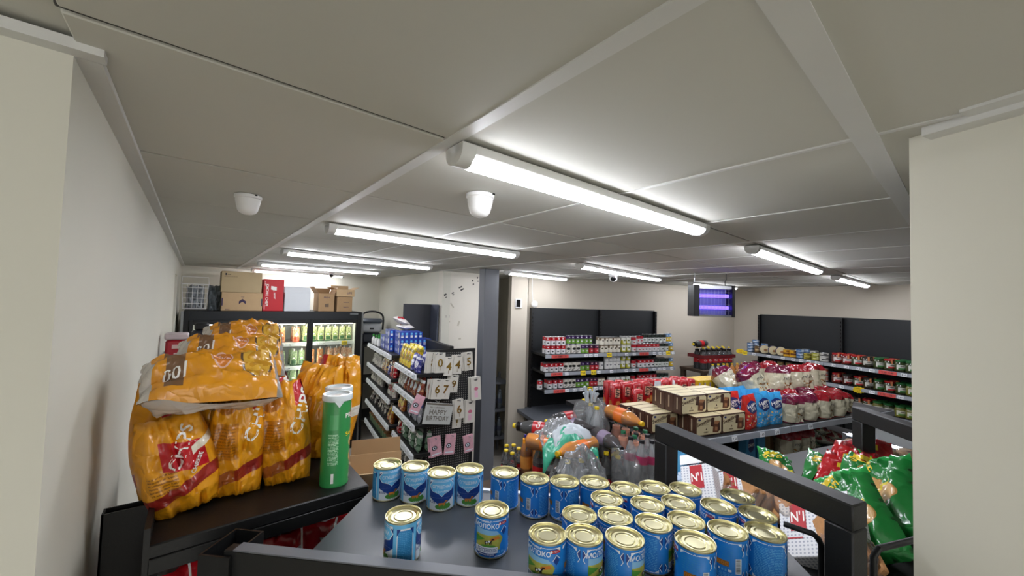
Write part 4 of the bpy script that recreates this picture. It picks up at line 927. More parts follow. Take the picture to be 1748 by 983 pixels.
put(rice, 1466, 818, BZ, 0, 0, 0, 'round rice cake pack with red triangle on its label beside the cookie shelf', None, 1.05)
put(rice, 1512, 830, BZ, 20, -6, 0, 'round rice cake pack in the middle of the three', None, 1.0)
put(rice, 1553, 838, BZ, 10, 0, 5, 'round rice cake pack beside the right wall', None, 1.05)
# small white topped tins and a pale blue carton behind the guard post
def mk_wt(): 
    t = thing('small_tin', 'small tin with pale blue lid in a tray behind the guard post', 'tin can', group='small pale lidded tins behind the guard post'); obj('body', MB().lathe([(.026, 0), (.026, .05)], 18).mesh('body', M_blue), t); obj('lid', MB().lathe([(.0275, .048), (.0275, .056), (.022, .057), (.021, .055), (0, .055)], 18).mesh('lid', mat('pale_blue_lid', '#a9b9cc', .35)), t); return t
wt = Maker(mk_wt); base = uv(1.24, .985, BZ)
for i in range(3):
    for j in range(3): wt(uv(1.10+.057*i, 1.00+.057*j, BZ+.001))
pbx = thing('pale_blue_carton', 'pale blue carton with rounded corner behind the guard post', 'box', uv(1.31, 1.19, BZ), (0, 0, RZ)); obj('carton', MB().rbox(-.05, .05, -.02, .02, 0, .15, .01).mesh('carton', mat('pale_blue_card', '#5fb0e0', .5)), pbx); obj('print', MB().poly(ellp(.0, .06, .03, .03), flat(-.0212), 0).mesh('print', M_navy, 0), pbx)

# ================================================================== COOKIE GONDOLA
CZ = 1.25
ck = thing('cookie_gondola', 'black shelving unit with cookies, biscuits and cake boxes in the middle of the shop', 'shelf unit', uv(0, 0, 0), (0, 0, RZ))
shelf(ck, 1.78, 3.02, 1.83, 2.95, CZ, True, [(2.42, 'w'), (2.70, 'w'), (2.86, 'w')], .035)
shelf(ck, 3.03, 4.45, 1.83, 2.95, CZ, True, [(3.25, 'w'), (3.88, 'w')], .035)
shelf(ck, 1.80, 4.45, 1.83, 2.35, .98, True, [(3.32, 'w'), (3.62, 'w')], .03)
obj('core_panel', MB().box(1.8, 4.45, 2.38, 2.42, 0, CZ-.036).mesh('core_panel', M_black2), ck)
obj('base', MB().rbox(1.8, 4.45, 1.85, 2.93, 0, .16, .003).mesh('base', M_black), ck)
for U in (1.80, 3.025, 4.43): upright(ck, U, 2.36, CZ-.04)
# cake boxes
M_cream = mat('cake_cream', '#d9cba2', .45, var=.03, coat=.2); M_choc = mat('cake_brown', '#4a2d20', .45, var=.1, coat=.2); M_choc2 = mat('cake_picture', '#6e432b', .45, var=.3, scale=60); M_choc3 = mat('cake_picture_light', '#a9764e', .45, var=.2, scale=60)
def mk_cake():
    t = thing('cake_box', '', 'cake box'); w_, h_, d_ = .117, .128, .036
    obj('carton', MB().rbox(-w_, w_, -d_, d_, 0, h_, .003).mesh('carton', M_choc, 0), t)
    b = MB(); f1, f2, f3 = flat(-d_-.0008), flat(-d_-.0014), flat(-d_-.002)
    b.poly([(-w_+.012, .008), (w_-.02, .008), (w_-.008, .02), (w_-.008, h_-.02), (w_-.02, h_-.008), (-w_+.012, h_-.008), (-w_+.004, h_-.02), (-w_+.004, .02)], f1, 0)
    b.text('Sweetline', f2, -.045, .092, .026, 1, 14); b.poly(ellp(-.09, .108, .012, .007), f2, 2); b.poly(rect(-.075, -.01, .072, .0735), f2, 1)
    b.poly([(.03, .02), (.075, .015), (.078, .07), (.035, .075)], f2, 3); b.poly([(.035, .075), (.05, .095), (.095, .09), (.078, .07)], f2, 4); b.poly([(.078, .07), (.095, .09), (.098, .03), (.075, .015)], f2, 1); b.poly([(.01, .06), (.04, .055), (.045, .115), (.018, .118)], f3, 1); b.poly([(.05, .03), (.072, .027), (.074, .05), (.052, .054)], f3, 4)
    b.text('cacao', f2, -.03, .025, .009, 1); b.poly([(-.035, .04), (-.02, .04), (-.027, .052)], f2, 1)
    obj('print', b.mesh('print', [M_cream, M_choc, M_navy, M_choc2, M_choc3], 0), t)
    obj('top_print', MB().box(-w_+.003, w_-.003, -d_+.003, d_-.003, h_, h_+.0008).mesh('top_print', M_cream, 0), t)
    bs_ = MB().poly(rect(-.006, .004, .03, .11), lambda a, c: (-w_-.001, -a, c), 0); obj('side_print', bs_.mesh('side_print', mat('cake_side', '#b9a68a', .5), 0), t); return t
cake = Maker(mk_cake)
def cakes(U, V, z, lab, grp): cake(uv(U, V, z), RZ+R(random.uniform(-1.2, 1.2)), lab, grp)
lb = 'cream and brown cake box in the bottom layer on the cookie shelf'; gb = 'cake boxes in the bottom layer'; lt_ = 'cream and brown cake box in the upper layer on the cookie shelf'; gt = 'cake boxes in the upper layer'
for U, V in ((2.24, 1.90), (2.478, 1.90), (2.24, 1.975), (2.478, 1.975), (2.002, 2.05), (2.24, 2.05), (2.478, 2.05), (2.002, 2.125), (2.24, 2.125), (2.478, 2.125), (2.002, 2.2), (2.24, 2.2), (1.97, 2.275)): cakes(U, V, CZ+.001, lb, gb)
for U, V in ((2.175, 1.965), (2.413, 1.965), (2.175, 2.04), (2.413, 2.04), (2.175, 2.115), (2.413, 2.115), (2.20, 2.19)): cakes(U, V, CZ+.131, lt_, gt)
# HIT biscuit packs
hitm = pmat('biscuit_pack_print', '#b5131c', [], .3, coat=.6)
def mk_hit():
    t = thing('biscuit_pack', '', 'biscuits'); w_, h_, d_ = .042, .235, .032
    obj('wrap', MB().rbox(-w_, w_, -d_, d_, 0, h_, .014).mesh('wrap', hitm, 60), t)
    b = MB(); f1 = flat(-d_-.001); f2 = flat(-d_-.0016)
    b.poly(rect(-.024, .024, .13, .20), f1, 3); b.text('HIT', f2, 0, .165, .038, 0, 75); b.poly(ellp(.005, .075, .024, .03), f1, 1); b.poly(ellp(.008, .078, .02, .025), f2, 2)
    obj('print', b.mesh('print', [M_ktxt, mat('biscuit_print', '#b06a2c', .5), mat('biscuit_print_light', '#d9924a', .5), mat('hit_cream', '#d8a58c', .5)], 0), t)
    s_ = MB(); f3 = lambda a, c: (-w_-.001, -a, c); s_.text('HIT', f3, 0, .16, .03, 0, 75); s_.poly(ellp(0, .08, .018, .03), f3, 1); obj('print', s_.mesh('print', [M_ktxt, MATS['biscuit_print']], 0), t); return t
hit = Maker(mk_hit)
lh = 'red biscuit pack standing upright in the row on the cookie shelf'; gh = 'red biscuit packs standing in the row'
for k in range(9):
    for dv in (0, .075):
        if k in (4,) and not dv: continue
        hit(uv(1.95+.100*k, 2.49+dv, CZ+.001), RZ+R(random.uniform(-4, 4)), lh, gh, (1, 1, random.uniform(.97, 1.03)))
hit(uv(2.085, 2.39, CZ+.001), RZ+R(-3), 'red biscuit pack standing shorter in front of the upright row', '', (1, 1, .86))
o = hit(uv(1.795, 2.40, CZ+.044), (0, R(90), RZ), 'red biscuit pack lying at the foot of the upright row', '')
# yellow boxes
yb = pmat('yellow_box', '#e0b91c', [], .5)
def mk_yel():
    t = thing('yellow_biscuit_box', 'yellow biscuit box in the row behind the cake boxes', 'biscuit box', group='yellow biscuit boxes'); obj('carton', MB().rbox(-.03, .03, -.085, .085, 0, .21, .002).mesh('carton', yb, 0), t)
    b = MB(); f1 = flat(-.0862); b.poly(rect(-.02, .02, .06, .13), f1, 0); b.poly(rect(-.025, -.01, .02, .19), f1, 1); f2 = lambda a, c: (.0312, a, c); b.poly(ellp(.02, .09, .05, .06), f2, 2); b.poly(ellp(-.04, .09, .03, .05), f2, 0); obj('print', b.mesh('print', [M_wtxt, mat('lilac_print', '#a89ab8', .5), mat('cookie_print', '#b87a4a', .5, var=.3, scale=50)], 0), t); return t
yel = Maker(mk_yel)
for k in range(6): yel(uv(2.87+.064*k, 2.56, CZ+.001), RZ)
# price stands
def mk_stick():
    t = thing('price_stand', 'small price card on a yellow stick between the biscuit packs', 'price card', group='price cards on yellow sticks'); obj('stick', MB().box(-.012, .012, -.001, .001, 0, .2, 0).mesh('stick', M_tagy, 0), t); obj('card', MB().box(-.032, .032, -.002, 0, .2, .25).mesh('card', M_tagw, 0), t); obj('foot', MB().box(-.02, .02, -.02, .02, 0, .003).mesh('foot', M_tagy, 0), t); return t
stick = Maker(mk_stick); stick(uv(2.30, 2.40, CZ+.001), RZ); stick(uv(2.47, 2.40, CZ+.001), RZ+R(60))
# happy bags
def happy(name, base): return pmat(name, base, [('ell', .5, .64, .36, .19, '#1b2f70'), ('spots', .1, .9, .06, .42, '#d9b46a', 8, .6), ('spots', .1, .9, .06, .42, '#c9c2cc', 11, .64)], .3, coat=.4, crease=18)
PH = Pouch(.16, .235, .085, 51, 'stand', nu=14, nv=18, wr=.006, pinch=.15)
hb = bag_maker('snack_bag', 'snack bag', PH, happy('happy_blue', '#3a9fdc'), [('HAPPY', .5, .69, .026, 8, M_wtxt), ('DAYS', .5, .58, .02, 8, M_wtxt)], '')
hr = bag_maker('snack_bag', 'snack bag', PH, happy('happy_red', '#c8281f'), [('HAPPY', .5, .69, .026, 8, M_wtxt), ('DAYS', .5, .58, .02, 8, M_wtxt)], '')
hr(uv(2.675, 1.905, CZ+.001), RZ+R(8), 'red snack bag standing between the cake boxes and the blue bags'); hr(uv(2.64, 2.02, CZ+.001), RZ+R(-5), 'red snack bag behind the front red one')
hb(uv(2.825, 1.915, CZ+.001), RZ+R(2), 'blue snack bag next to the red one at the shelf front', None, (1.08, 1, 1.04)); hb(uv(2.975, 1.92, CZ+.001), RZ+R(-6), 'blue snack bag next to the cream cookie bags', None, (.95, 1, .98))
for U, V in ((2.76, 2.03), (2.90, 2.03), (2.74, 2.13), (2.88, 2.13)): hb(uv(U, V, CZ+.001), RZ+R(random.uniform(-8, 8)), 'blue snack bag in the rows behind the front ones', 'blue snack bags in the back rows')
# cream mini cookie bags
mini = {}
for nm, top in (('maroon', '#6e1636'), ('red', '#a01a26')): mini[nm] = pmat('mini_film_'+nm, '#cfc8ac', [('rect', 0, 2, .70, 1, top), ('spots', .3, 1, .05, .36, '#a8773f', 7, .56), ('spots', .3, 1, .05, .3, '#6e4a2c', 9, .62), ('rect', 0, 2, 0, .03, top)], .2, coat=.8, crease=17)
PM = [Pouch(.19, .20, .105, s, 'block', nu=22, nv=24, wr=.017, pinch=.10) for s in (61, 62)]
mk_m = {(c, i): bag_maker('cookie_bag', 'cookie bag', PM[i], mini[c], [('mini', .62, .52, .024, 0, M_grey_t)], '') for c in mini for i in (0, 1)}
def minib(c, i, U, V, z, a, lab, tilt=0, roll=0, s=1, grp=None): mk_m[c, i](uv(U, V, z), (R(tilt), R(roll), RZ+R(a)), lab, grp, s)
for c, i, U, a in (('maroon', 0, 3.17, 14), ('maroon', 1, 3.375, 22), ('red', 0, 3.565, 26), ('red', 1, 3.74, 26)): minib(c, i, U, 1.915, CZ+.001, a, f'cream cookie bag with {c} top in the front row on the cookie shelf', 0, 0, (.98, 1, 1), f'cream cookie bags with {c} tops in the front row')
minib('red', 0, 3.93, 1.95, CZ+.001, 20, 'cream cookie bag with red top slumped at the end of the front row', 0, 10, .8)
for c, i, U, V, a in (('maroon', 1, 3.12, 2.06, 4), ('red', 0, 3.35, 2.06, -6), ('maroon', 0, 3.58, 2.06, 8), ('red', 1, 3.8, 2.07, 0), ('red', 1, 3.2, 2.2, 0), ('maroon', 0, 3.45, 2.2, 0), ('red', 0, 3.7, 2.2, 0)): minib(c, i, U, V, CZ+.001, a, f'cream cookie bag with {c} top half hidden behind the front row', 0, 0, 1, f'cream cookie bags with {c} tops behind the front row')
minib('maroon', 0, 3.08, 2.10, CZ+.175, 10, 'cream cookie bag with dark red top leaning on the pile above the blue bags', -25, -22, 1.1)
minib('maroon', 1, 3.36, 2.12, CZ+.17, -4, 'cream cookie bag with dark red top standing in the second layer', -8, 4, 1.05)
minib('red', 1, 3.64, 2.12, CZ+.17, -14, 'cream cookie bag with red top turned sideways in the second layer', -10, 0, 1.05)
minib('red', 0, 3.86, 2.12, CZ+.17, 8, 'cream cookie bag with red top highest towards the jar shelves', -12, 10, 1.05)
minib('maroon', 0, 3.10, 2.34, CZ+.15, 20, 'cream cookie bag lying behind the blue bags next to the yellow boxes', -40, 0, 1.05)
minib('maroon', 1, 3.38, 2.37, CZ+.17, 0, 'cream cookie bag with dark red top at the back of the second layer', -10, 0, 1.0)
minib('red', 0, 3.64, 2.37, CZ+.17, 10, 'cream cookie bag with red top at the back of the second layer', -10, 0, 1.0)
# lower shelf
for c, i, U, a in (('red', 0, 3.16, 6), ('red', 1, 3.34, 4)): minib(c, i, U, 1.93, .981, a, 'cream cookie bag with red top standing on the lower board of the cookie unit', 0, 0, .98, 'cream cookie bags standing on the lower board')
foil = {k: pmat('foil_'+k, '#c9c6b4', [('rect', .0, 1, .7, 1, c), ('rect', 0, .3, 0, .5, c), ('spots', 0, 1, 0, .7, '#8a6a48', 6, .6)], .2, coat=.8, crease=20) for k, c in (('green', '#1f6a38'), ('red', '#8f1a22'))}
PF = Pouch(.13, .2, .07, 71, 'pillow', nu=12, nv=16, wr=.009)
fg, frd = bag_maker('wafer_bag', 'wafer bag', PF, foil['green'], [], ''), bag_maker('wafer_bag', 'wafer bag', PF, foil['red'], [], '')
for k, (mk, U, V, z, a) in enumerate(((fg, 3.55, 1.95, 1.02, 70), (frd, 3.75, 1.95, 1.02, 75), (fg, 3.62, 2.0, 1.08, 100), (frd, 3.8, 2.02, 1.08, 85), (frd, 3.95, 1.98, 1.02, 80), (fg, 3.5, 2.12, 1.03, 90), (frd, 3.9, 2.1, 1.08, 70))):
    mk(uv(U, V, z), (R(-78), 0, RZ+R(a)), f'{"green" if mk is fg else "red"} and silver wafer bag lying on the lower board of the cookie unit', f'{"green" if mk is fg else "red"} and silver wafer bags on the lower board')
hbx = thing('snack_carton', 'tall blue snack carton with navy disc on the lower board of the cookie unit', 'carton', uv(2.70, 1.93, .981), (0, 0, RZ+R(8)))
obj('carton', MB().rbox(-.06, .06, -.03, .03, 0, .225, .003).mesh('carton', mat('blue_carton', '#4a9bcc', .5), 0), hbx); b = MB().poly(ellp(0, .14, .042, .05), flat(-.0312), 0).text('DAYS', flat(-.032), 0, .14, .024, 1).poly([(-.03, .01), (-.01, .01), (-.02, .07)], flat(-.0312), 2); obj('print', b.mesh('print', [M_navy, M_wtxt, M_cream], 0), hbx)
hb2 = thing('snack_carton', 'shorter blue carton beside the tall one on the lower board', 'carton', uv(2.85, 1.96, .981), (0, 0, RZ)); obj('carton', MB().rbox(-.04, .04, -.04, .04, 0, .17, .003).mesh('carton', MATS['blue_carton'], 0), hb2); obj('print', MB().poly(ellp(0, .06, .03, .04), flat(-.0412), 0).mesh('print', M_navy, 0), hb2)
dbx = thing('display_carton', 'open brown display carton on the lower board of the cookie unit', 'box', uv(3.02, 2.06, .981), (0, 0, RZ)); obj('carton', MB().box(-.10, .10, .1, .104, 0, .2).box(-.10, -.096, -.15, .1, 0, .2).box(.096, .10, -.15, .1, 0, .2).box(-.1, .1, -.15, .1, 0, .003).mesh('carton', M_card, 0), dbx); obj('front_strip', MB().box(-.1, .1, -.154, -.15, 0, .04).mesh('front_strip', mat('orange_strip', '#c8502c', .4), 0), dbx)

# ================================================================== CAN SHELVES ON THE FAR WALL
fg_ = thing('can_shelf_unit', 'black wall shelving with three rows of tins on the far wall', 'shelf unit', uv(0, 0, 0), (0, 0, RZ))
obj('back_panel', MB().box(2.18, 3.262, 4.555, 4.585, .1, 2.04).mesh('back_panel', M_black2), fg_)
obj('back_panel', MB().box(3.268, 4.285, 4.555, 4.585, .1, 2.04).mesh('back_panel', M_black2), fg_)
for U in (2.19, 3.265, 4.275): upright(fg_, U, 4.51, 2.03)
FRZ = (1.478, 1.26, 1.052)
tgs = {0: [(2.36, 'r'), (2.44, 'r'), (2.78, 'w'), (2.85, 'w'), (2.93, 'w'), (3.14, 'y'), (3.42, 'w'), (3.55, 'w'), (3.72, 'r'), (3.9, 'w'), (4.0, 'w'), (4.08, 'w'), (4.15, 'y'), (4.24, 'w')],
       1: [(2.36, 'r'), (2.5, 'w'), (2.74, 'y'), (2.9, 'y'), (2.98, 'w'), (3.18, 'w'), (3.42, 'w'), (3.55, 'w'), (3.72, 'r'), (3.9, 'w'), (4.0, 'w'), (4.08, 'w'), (4.22, 'w')],
       2: [(2.40, 'r'), (2.51, 'w'), (2.62, 'w'), (2.72, 'w'), (2.85, 'y'), (2.94, 'w'), (3.02, 'w'), (3.3, 'w'), (3.6, 'r'), (3.9, 'w')]}
for i, z in enumerate(FRZ):
    shelf(fg_, 2.20, 3.262, 4.15, 4.555, z, True, [t for t in tgs[i] if t[0] < 3.26], .03); shelf(fg_, 3.268, 4.28, 4.15, 4.555, z, True, [t for t in tgs[i] if t[0] > 3.26], .03)
shelf(fg_, 2.0, 4.28, 3.75, 4.555, .745, False, (), .04).data.materials[0] = mat('dark_grey_deck', '#50545a', .5)
obj('base', MB().rbox(2.05, 4.28, 4.0, 4.55, 0, .15, .003).mesh('base', M_black), fg_)
CAN = {}
def can_mesh(kind):
    """small tin in one mesh: body, top band, label mark, metal rims"""
    if kind in CAN: return CAN[kind]
    body, band, mark, r, h = {'redwhite': ('#d9d9da', '#b51c26', '#2b2b30', .033, .105), 'olive': ('#d6d4cc', '#c9c6ba', '#23251f', .033, .108), 'purple': ('#6d9a3e', '#3a1f52', '#c9c3d4', .034, .105), 'redpurple': ('#b02a34', '#3f1f3c', '#d8b0b0', .034, .105), 'bean': ('#d8d3c4', '#6b5a44', '#4a4334', .034, .10), 'lime': ('#b5b33a', '#dadad2', '#5d6a1f', .034, .10), 'redcap': ('#d4d2d2', '#ad1f2c', '#b82a34', .034, .10), 'dark': ('#cfd3cf', '#1f2a24', '#3b4a42', .036, .11), 'bluey': ('#d9b52c', '#6f9ccc', '#e8e8e0', .033, .115), 'white': ('#d6d6d2', '#d0d0cc', '#77787c', .034, .10)}[kind]
    b = MB(); hh = h; b.lathe([(r-.002, 0), (r, .002), (r, hh*.56), (r, hh*.57), (r, hh-.004)], 18, [3, 0, 0, 1]); b.lathe([(r, hh-.004), (r+.0006, hh-.002), (r-.002, hh), (r-.004, hh-.003), (0, hh-.003)], 18, [3]*4)
    fn = lambda a, c: ((r+.0006)*math.sin(a/r), -(r+.0006)*math.cos(a/r), c)
    if kind == 'olive': b.poly(ellp(0, h*.55, r*.8, h*.15), fn, 2, .008); b.poly([(-r*.8, h*.1), (-r*.6, h*.08), (r*.5, h*.3), (r*.3, h*.34)], fn, 2, .008)
    elif kind in ('bean', 'lime', 'white'): b.poly(rect(-r*.7, r*.7, h*.2, h*.85), fn, 1 if kind == 'lime' else 0, .008); b.poly(ellp(0, h*.55, r*.4, h*.1), fn, 2, .008)
    else: b.poly(rect(-r*.4, r*.1, h*.72, h*.84), fn, 2 if kind != 'redwhite' else 0, .008); b.poly(ellp(0, h*.3, r*.4, h*.08), fn, 2, .008)
    me = b.mesh('tin_can', [mat('can_'+kind+'_body', body, .35, var=.06, coat=.3), mat('can_'+kind+'_band', band, .35, var=.06, coat=.3), mat('can_'+kind+'_mark', mark, .4), M_chrome], 40); CAN[kind] = (me, r, h); return CAN[kind]
DESC = {'redwhite': 'red and white tin', 'olive': 'white olive tin', 'purple': 'purple and green tin', 'redpurple': 'red and purple tin', 'bean': 'cream bean tin', 'lime': 'lime yellow tin', 'redcap': 'white tin with red band', 'dark': 'white and black tin', 'bluey': 'yellow and blue tin', 'white': 'plain white tin'}
def row(segs, V, z, which, shelfname):
    for px0, px1, kind, st, deep in segs:
        me, r, h = can_mesh(kind); U0, U1 = at_V(px0, 600, V)[0], at_V(px1, 600, V)[0]; n = max(1, round((U1-U0)/(2*r+.002)))
        for k in range(n):
            U = U0+(k+.5)*(U1-U0)/n
            for dd in range(deep):
                for s in range(st):
                    o = obj('tin_can', me, None, uv(U+random.uniform(-.002, .002), V+dd*(2*r+.004), z+.001+s*h), (0, 0, RZ+R(random.uniform(-25, 5)))); tag(o, f'{DESC[kind]} on the {shelfname}', 'tin can', f'{DESC[kind]}s on the {shelfname}')
row([(930, 965, 'redwhite', 2, 2), (965, 991, 'olive', 1, 1), (991, 1003, 'purple', 1, 2), (1003, 1022, 'redpurple', 1, 2), (1023, 1058, 'bean', 2, 2), (1059, 1076, 'lime', 2, 1), (1076, 1086, 'redcap', 2, 1), (1087, 1098, 'redcap', 1, 2), (1098, 1124, 'redwhite', 1, 2), (1124, 1140, 'dark', 1, 2), (1140, 1149, 'bluey', 1, 1)], 4.205, FRZ[0], 'top row', 'top shelf of the far wall shelving')
row([(966, 1010, 'purple', 2, 1), (1058, 1085, 'white', 2, 1), (1085, 1096, 'redcap', 2, 1), (1096, 1135, 'dark', 2, 1), (1135, 1144, 'bluey', 2, 1)], 4.37, FRZ[0], 'top row', 'back of the top shelf on the far wall')
row([(928, 962, 'redwhite', 1, 2), (962, 990, 'olive', 1, 1), (990, 1006, 'purple', 1, 2), (1006, 1022, 'redpurple', 1, 2), (1022, 1030, 'white', 1, 1), (1032, 1058, 'white', 2, 1), (1059, 1076, 'lime', 2, 1), (1076, 1086, 'redcap', 1, 1), (1088, 1116, 'redwhite', 1, 2), (1116, 1140, 'dark', 1, 2), (1140, 1149, 'bluey', 1, 1)], 4.205, FRZ[1], 'middle row', 'middle shelf of the far wall shelving')
row([(917, 928, 'redwhite', 1, 1), (934, 962, 'redwhite', 1, 2), (962, 983, 'olive', 1, 1), (983, 1006, 'purple', 1, 2), (1006, 1020, 'redpurple', 1, 2), (1020, 1032, 'bean', 1, 1), (1038, 1058, 'white', 1, 1), (1059, 1076, 'lime', 1, 1), (1076, 1086, 'redcap', 1, 1), (1088, 1120, 'redwhite', 1, 1), (1120, 1140, 'dark', 1, 1)], 4.205, FRZ[2], 'bottom row', 'lowest stocked shelf of the far wall shelving')

# ================================================================== JAR SHELVES ON THE RIGHT WALL
# local frame: x runs along -V, front faces -U
rg = thing('jar_shelf_unit', 'black wall shelving with jars and tins on the right wall', 'shelf unit', uv(6.09, 4.12, 0), (0, 0, RZ+R(-90)))
for a, b in ((0, 1.12), (1.126, 2.24), (2.246, 3.3)): obj('back_panel', MB().box(a, b, -.03, 0, .1, 2.03).mesh('back_panel', M_black2), rg)
for x in (.01, 1.123, 2.243): upright(rg, x, -.08, 2.02)
JZ = (1.455, 1.205, .95)
tj = {0: [(.06, 'y'), (.2, 'w'), (.42, 'w'), (.62, 'w'), (.76, 'w'), (.86, 'w'), (.95, 'w'), (1.05, 'w'), (1.23, 'w'), (1.37, 'w'), (1.5, 'w'), (1.62, 'w'), (1.76, 'r'), (1.9, 'w'), (2.02, 'w')], 1: [(.06, 'y'), (.4, 'w'), (.7, 'w'), (1.32, 'w'), (1.48, 'y'), (1.62, 'w'), (1.75, 'r'), (1.87, 'w'), (2.0, 'w')], 2: [(1.3, 'w'), (1.6, 'w')]}
for i, z in enumerate(JZ):
    for a, b in ((0.02, 1.12), (1.126, 2.24), (2.246, 3.3)): shelf(rg, a, b, -.45, -.03, z, True, [t for t in tj[i] if a < t[0] < b], .03)
obj('base', MB().rbox(0, 3.3, -.45, -.03, 0, .15, .003).mesh('base', M_black), rg)
JAR = {}
def mk_jar(kind):
    cont, lid, lab, stripe = {'tomato': ('#5a1812', '#9c1a1c', '#d9cfc8', '#b5262c'), 'pickle': ('#2f3a1c', '#1e5a2c', '#cfd0c4', '#3a7a3a'), 'cornichon': ('#30391c', '#9c1a1c', '#d9d8cc', '#c22a2c'), 'beet': ('#3c1614', '#2c2a24', '#d4cfc6', '#a02a2a'), 'peas': ('#6a6a2a', '#2c6a34', '#d6d4c0', '#5a8a3a'), 'dark': ('#2a2418', '#28241e', '#cac6ba', '#4a4a40')}[kind]
    def f():
        t = thing('food_jar', '', 'jar'); r, h = .050, .125
        obj('glass', MB().lathe([(r-.008, 0), (r, .006), (r, h*.68), (r-.004, h*.76), (r-.01, h*.82), (r-.01, h*.84)], 24).mesh('glass', mat('jar_'+kind, cont, .12, var=.5, scale=50, coat=.8)), t)
        obj('lid', MB().lathe([(r-.008, h*.83), (r-.006, h*.84), (r-.006, h*.98), (r-.009, h), (0, h)], 24).mesh('lid', mat('jarlid_'+kind, lid, .35, var=.06)), t)
        fn = lambda a, c: ((r+.0007)*math.sin(a/r), -(r+.0007)*math.cos(a/r), c)
        b = MB().poly(rect(-r*1.0, r*1.0, h*.2, h*.6), fn, 0, .01).poly(rect(-r*.7, r*.7, h*.2, h*.34), lambda a, c: ((r+.0012)*math.sin(a/r), -(r+.0012)*math.cos(a/r), c), 1, .01).poly(ellp(0, h*.48, r*.4, h*.05), lambda a, c: ((r+.0012)*math.sin(a/r), -(r+.0012)*math.cos(a/r), c), 2, .01)
        obj('label', b.mesh('label', [mat('jarlab_'+kind, lab, .5), mat('jarstripe_'+kind, stripe, .5), M_grey_t], 0), t)
        if kind in ('tomato', 'cornichon', 'dark'): obj('seal_strip', MB().box(-.008, .008, -r-.001, -r+.012, h*.6, h*.99).mesh('seal_strip', mat('seal_orange', '#d9895c', .5)), t)
        return t
    return Maker(f)
JN = {'tomato': 'red tomato jar', 'pickle': 'pickle jar with green lid', 'cornichon': 'gherkin jar with red lid', 'beet': 'dark beet jar', 'peas': 'pale green vegetable jar', 'dark': 'dark vegetable jar with seal strip'}
def RT(V, z): return uv(5.71, V, z)
SN = ('top shelf', 'middle shelf', 'lowest visible shelf')
rj = RZ+R(-90)+R(45)
def jars(i, lst, y=5.71):
    for px, kind in lst:
        V = at_U(px, 600, y)[0]
        if kind not in JAR: JAR[kind] = mk_jar(kind)
        for dd in (0, .11): JAR[kind](uv(y+dd, V, JZ[i]+.001), rj+R(random.uniform(-8, 8)), f'{JN[kind]} on the {SN[i]} of the right wall shelving', f'{JN[kind]}s on the {SN[i]} of the right wall')
jars(0, [(1428, 'tomato'), (1445, 'tomato'), (1462, 'cornichon'), (1480, 'dark'), (1500, 'pickle'), (1518, 'cornichon'), (1537, 'pickle'), (1556, 'pickle')])
jars(1, [(1428, 'tomato'), (1446, 'beet'), (1465, 'cornichon'), (1482, 'dark'), (1500, 'pickle'), (1518, 'cornichon'), (1538, 'pickle'), (1556, 'peas')])
jars(2, [(1446, 'beet'), (1464, 'dark'), (1480, 'cornichon'), (1498, 'peas'), (1516, 'pickle'), (1536, 'peas'), (1555, 'peas')])
TIN = {}
def tin(kind):
    if kind in TIN: return TIN[kind]
    body, mark, r, h = {'bluewhite': ('#5f86b4', '#d9dde2', .045, .045), 'brown': ('#6e5434', '#c9b48a', .04, .10), 'yellow': ('#d9a52c', '#6a3a1c', .045, .10), 'blue': ('#2f6ca8', '#d0d8dc', .045, .04), 'yblack': ('#c9b83a', '#2c2c24', .045, .04), 'ygreen': ('#a9a83c', '#e0dcb0', .042, .05), 'whblack': ('#cfcdc6', '#2a2a2c', .048, .055), 'jarbrown': ('#6a5a34', '#a8905c', .042, .055), 'redtin': ('#b02428', '#d8a0a0', .038, .08), 'orangew': ('#d9d6cc', '#d98a2c', .042, .055), 'redw': ('#d6d4d2', '#c0502c', .042, .055), 'purplet': ('#7a3a5c', '#d9c0c8', .042, .06)}[kind]
    b = MB().lathe([(r-.002, 0), (r, .002), (r, h-.003), (r+.0006, h-.001), (r-.003, h), (r-.005, h-.003), (0, h-.003)], 20, [2, 0, 2, 2, 2, 2]); fn = lambda a, c: ((r+.0006)*math.sin(a/r), -(r+.0006)*math.cos(a/r), c)
    b.poly(rect(-r*1.2, r*1.2, h*.3, h*.55), fn, 1, .01).poly(ellp(r*.2, h*.75, r*.5, h*.1), fn, 1, .01)
    TIN[kind] = (b.mesh('food_tin', [mat('tin_'+kind, body, .35, var=.1, scale=30, coat=.3), mat('tinmark_'+kind, mark, .4), M_chrome], 40), r, h); return TIN[kind]
def tins(i, lst, y=5.71):
    for px, kind, st in lst:
        me, r, h = tin(kind); V = at_U(px, 600, y)[0]
        for s in range(st): tag(obj('food_tin', me, None, uv(y, V, JZ[i]+.001+s*h), (0, 0, rj+R(random.uniform(-20, 20)))), {'bluewhite': 'flat blue and white', 'brown': 'tall brown', 'yellow': 'yellow', 'blue': 'flat blue', 'yblack': 'flat yellow and black', 'ygreen': 'yellow green', 'whblack': 'white and black', 'jarbrown': 'brownish', 'redtin': 'red', 'orangew': 'white and orange', 'redw': 'white and red', 'purplet': 'purple'}[kind]+f' food tin on the {SN[i]} of the right wall shelving', 'tin can', f'{kind} tins on the {SN[i]} of the right wall')
tins(0, [(1281, 'bluewhite', 3), (1293, 'brown', 1), (1343.5, 'yellow', 1), (1354.5, 'yellow', 1), (1366, 'blue', 3), (1379, 'yblack', 2), (1392, 'ygreen', 2), (1407, 'whblack', 2)])
tins(0, [(1290, 'bluewhite', 4), (1305, 'bluewhite', 3), (1376, 'blue', 3), (1390, 'whblack', 2)], 5.83)
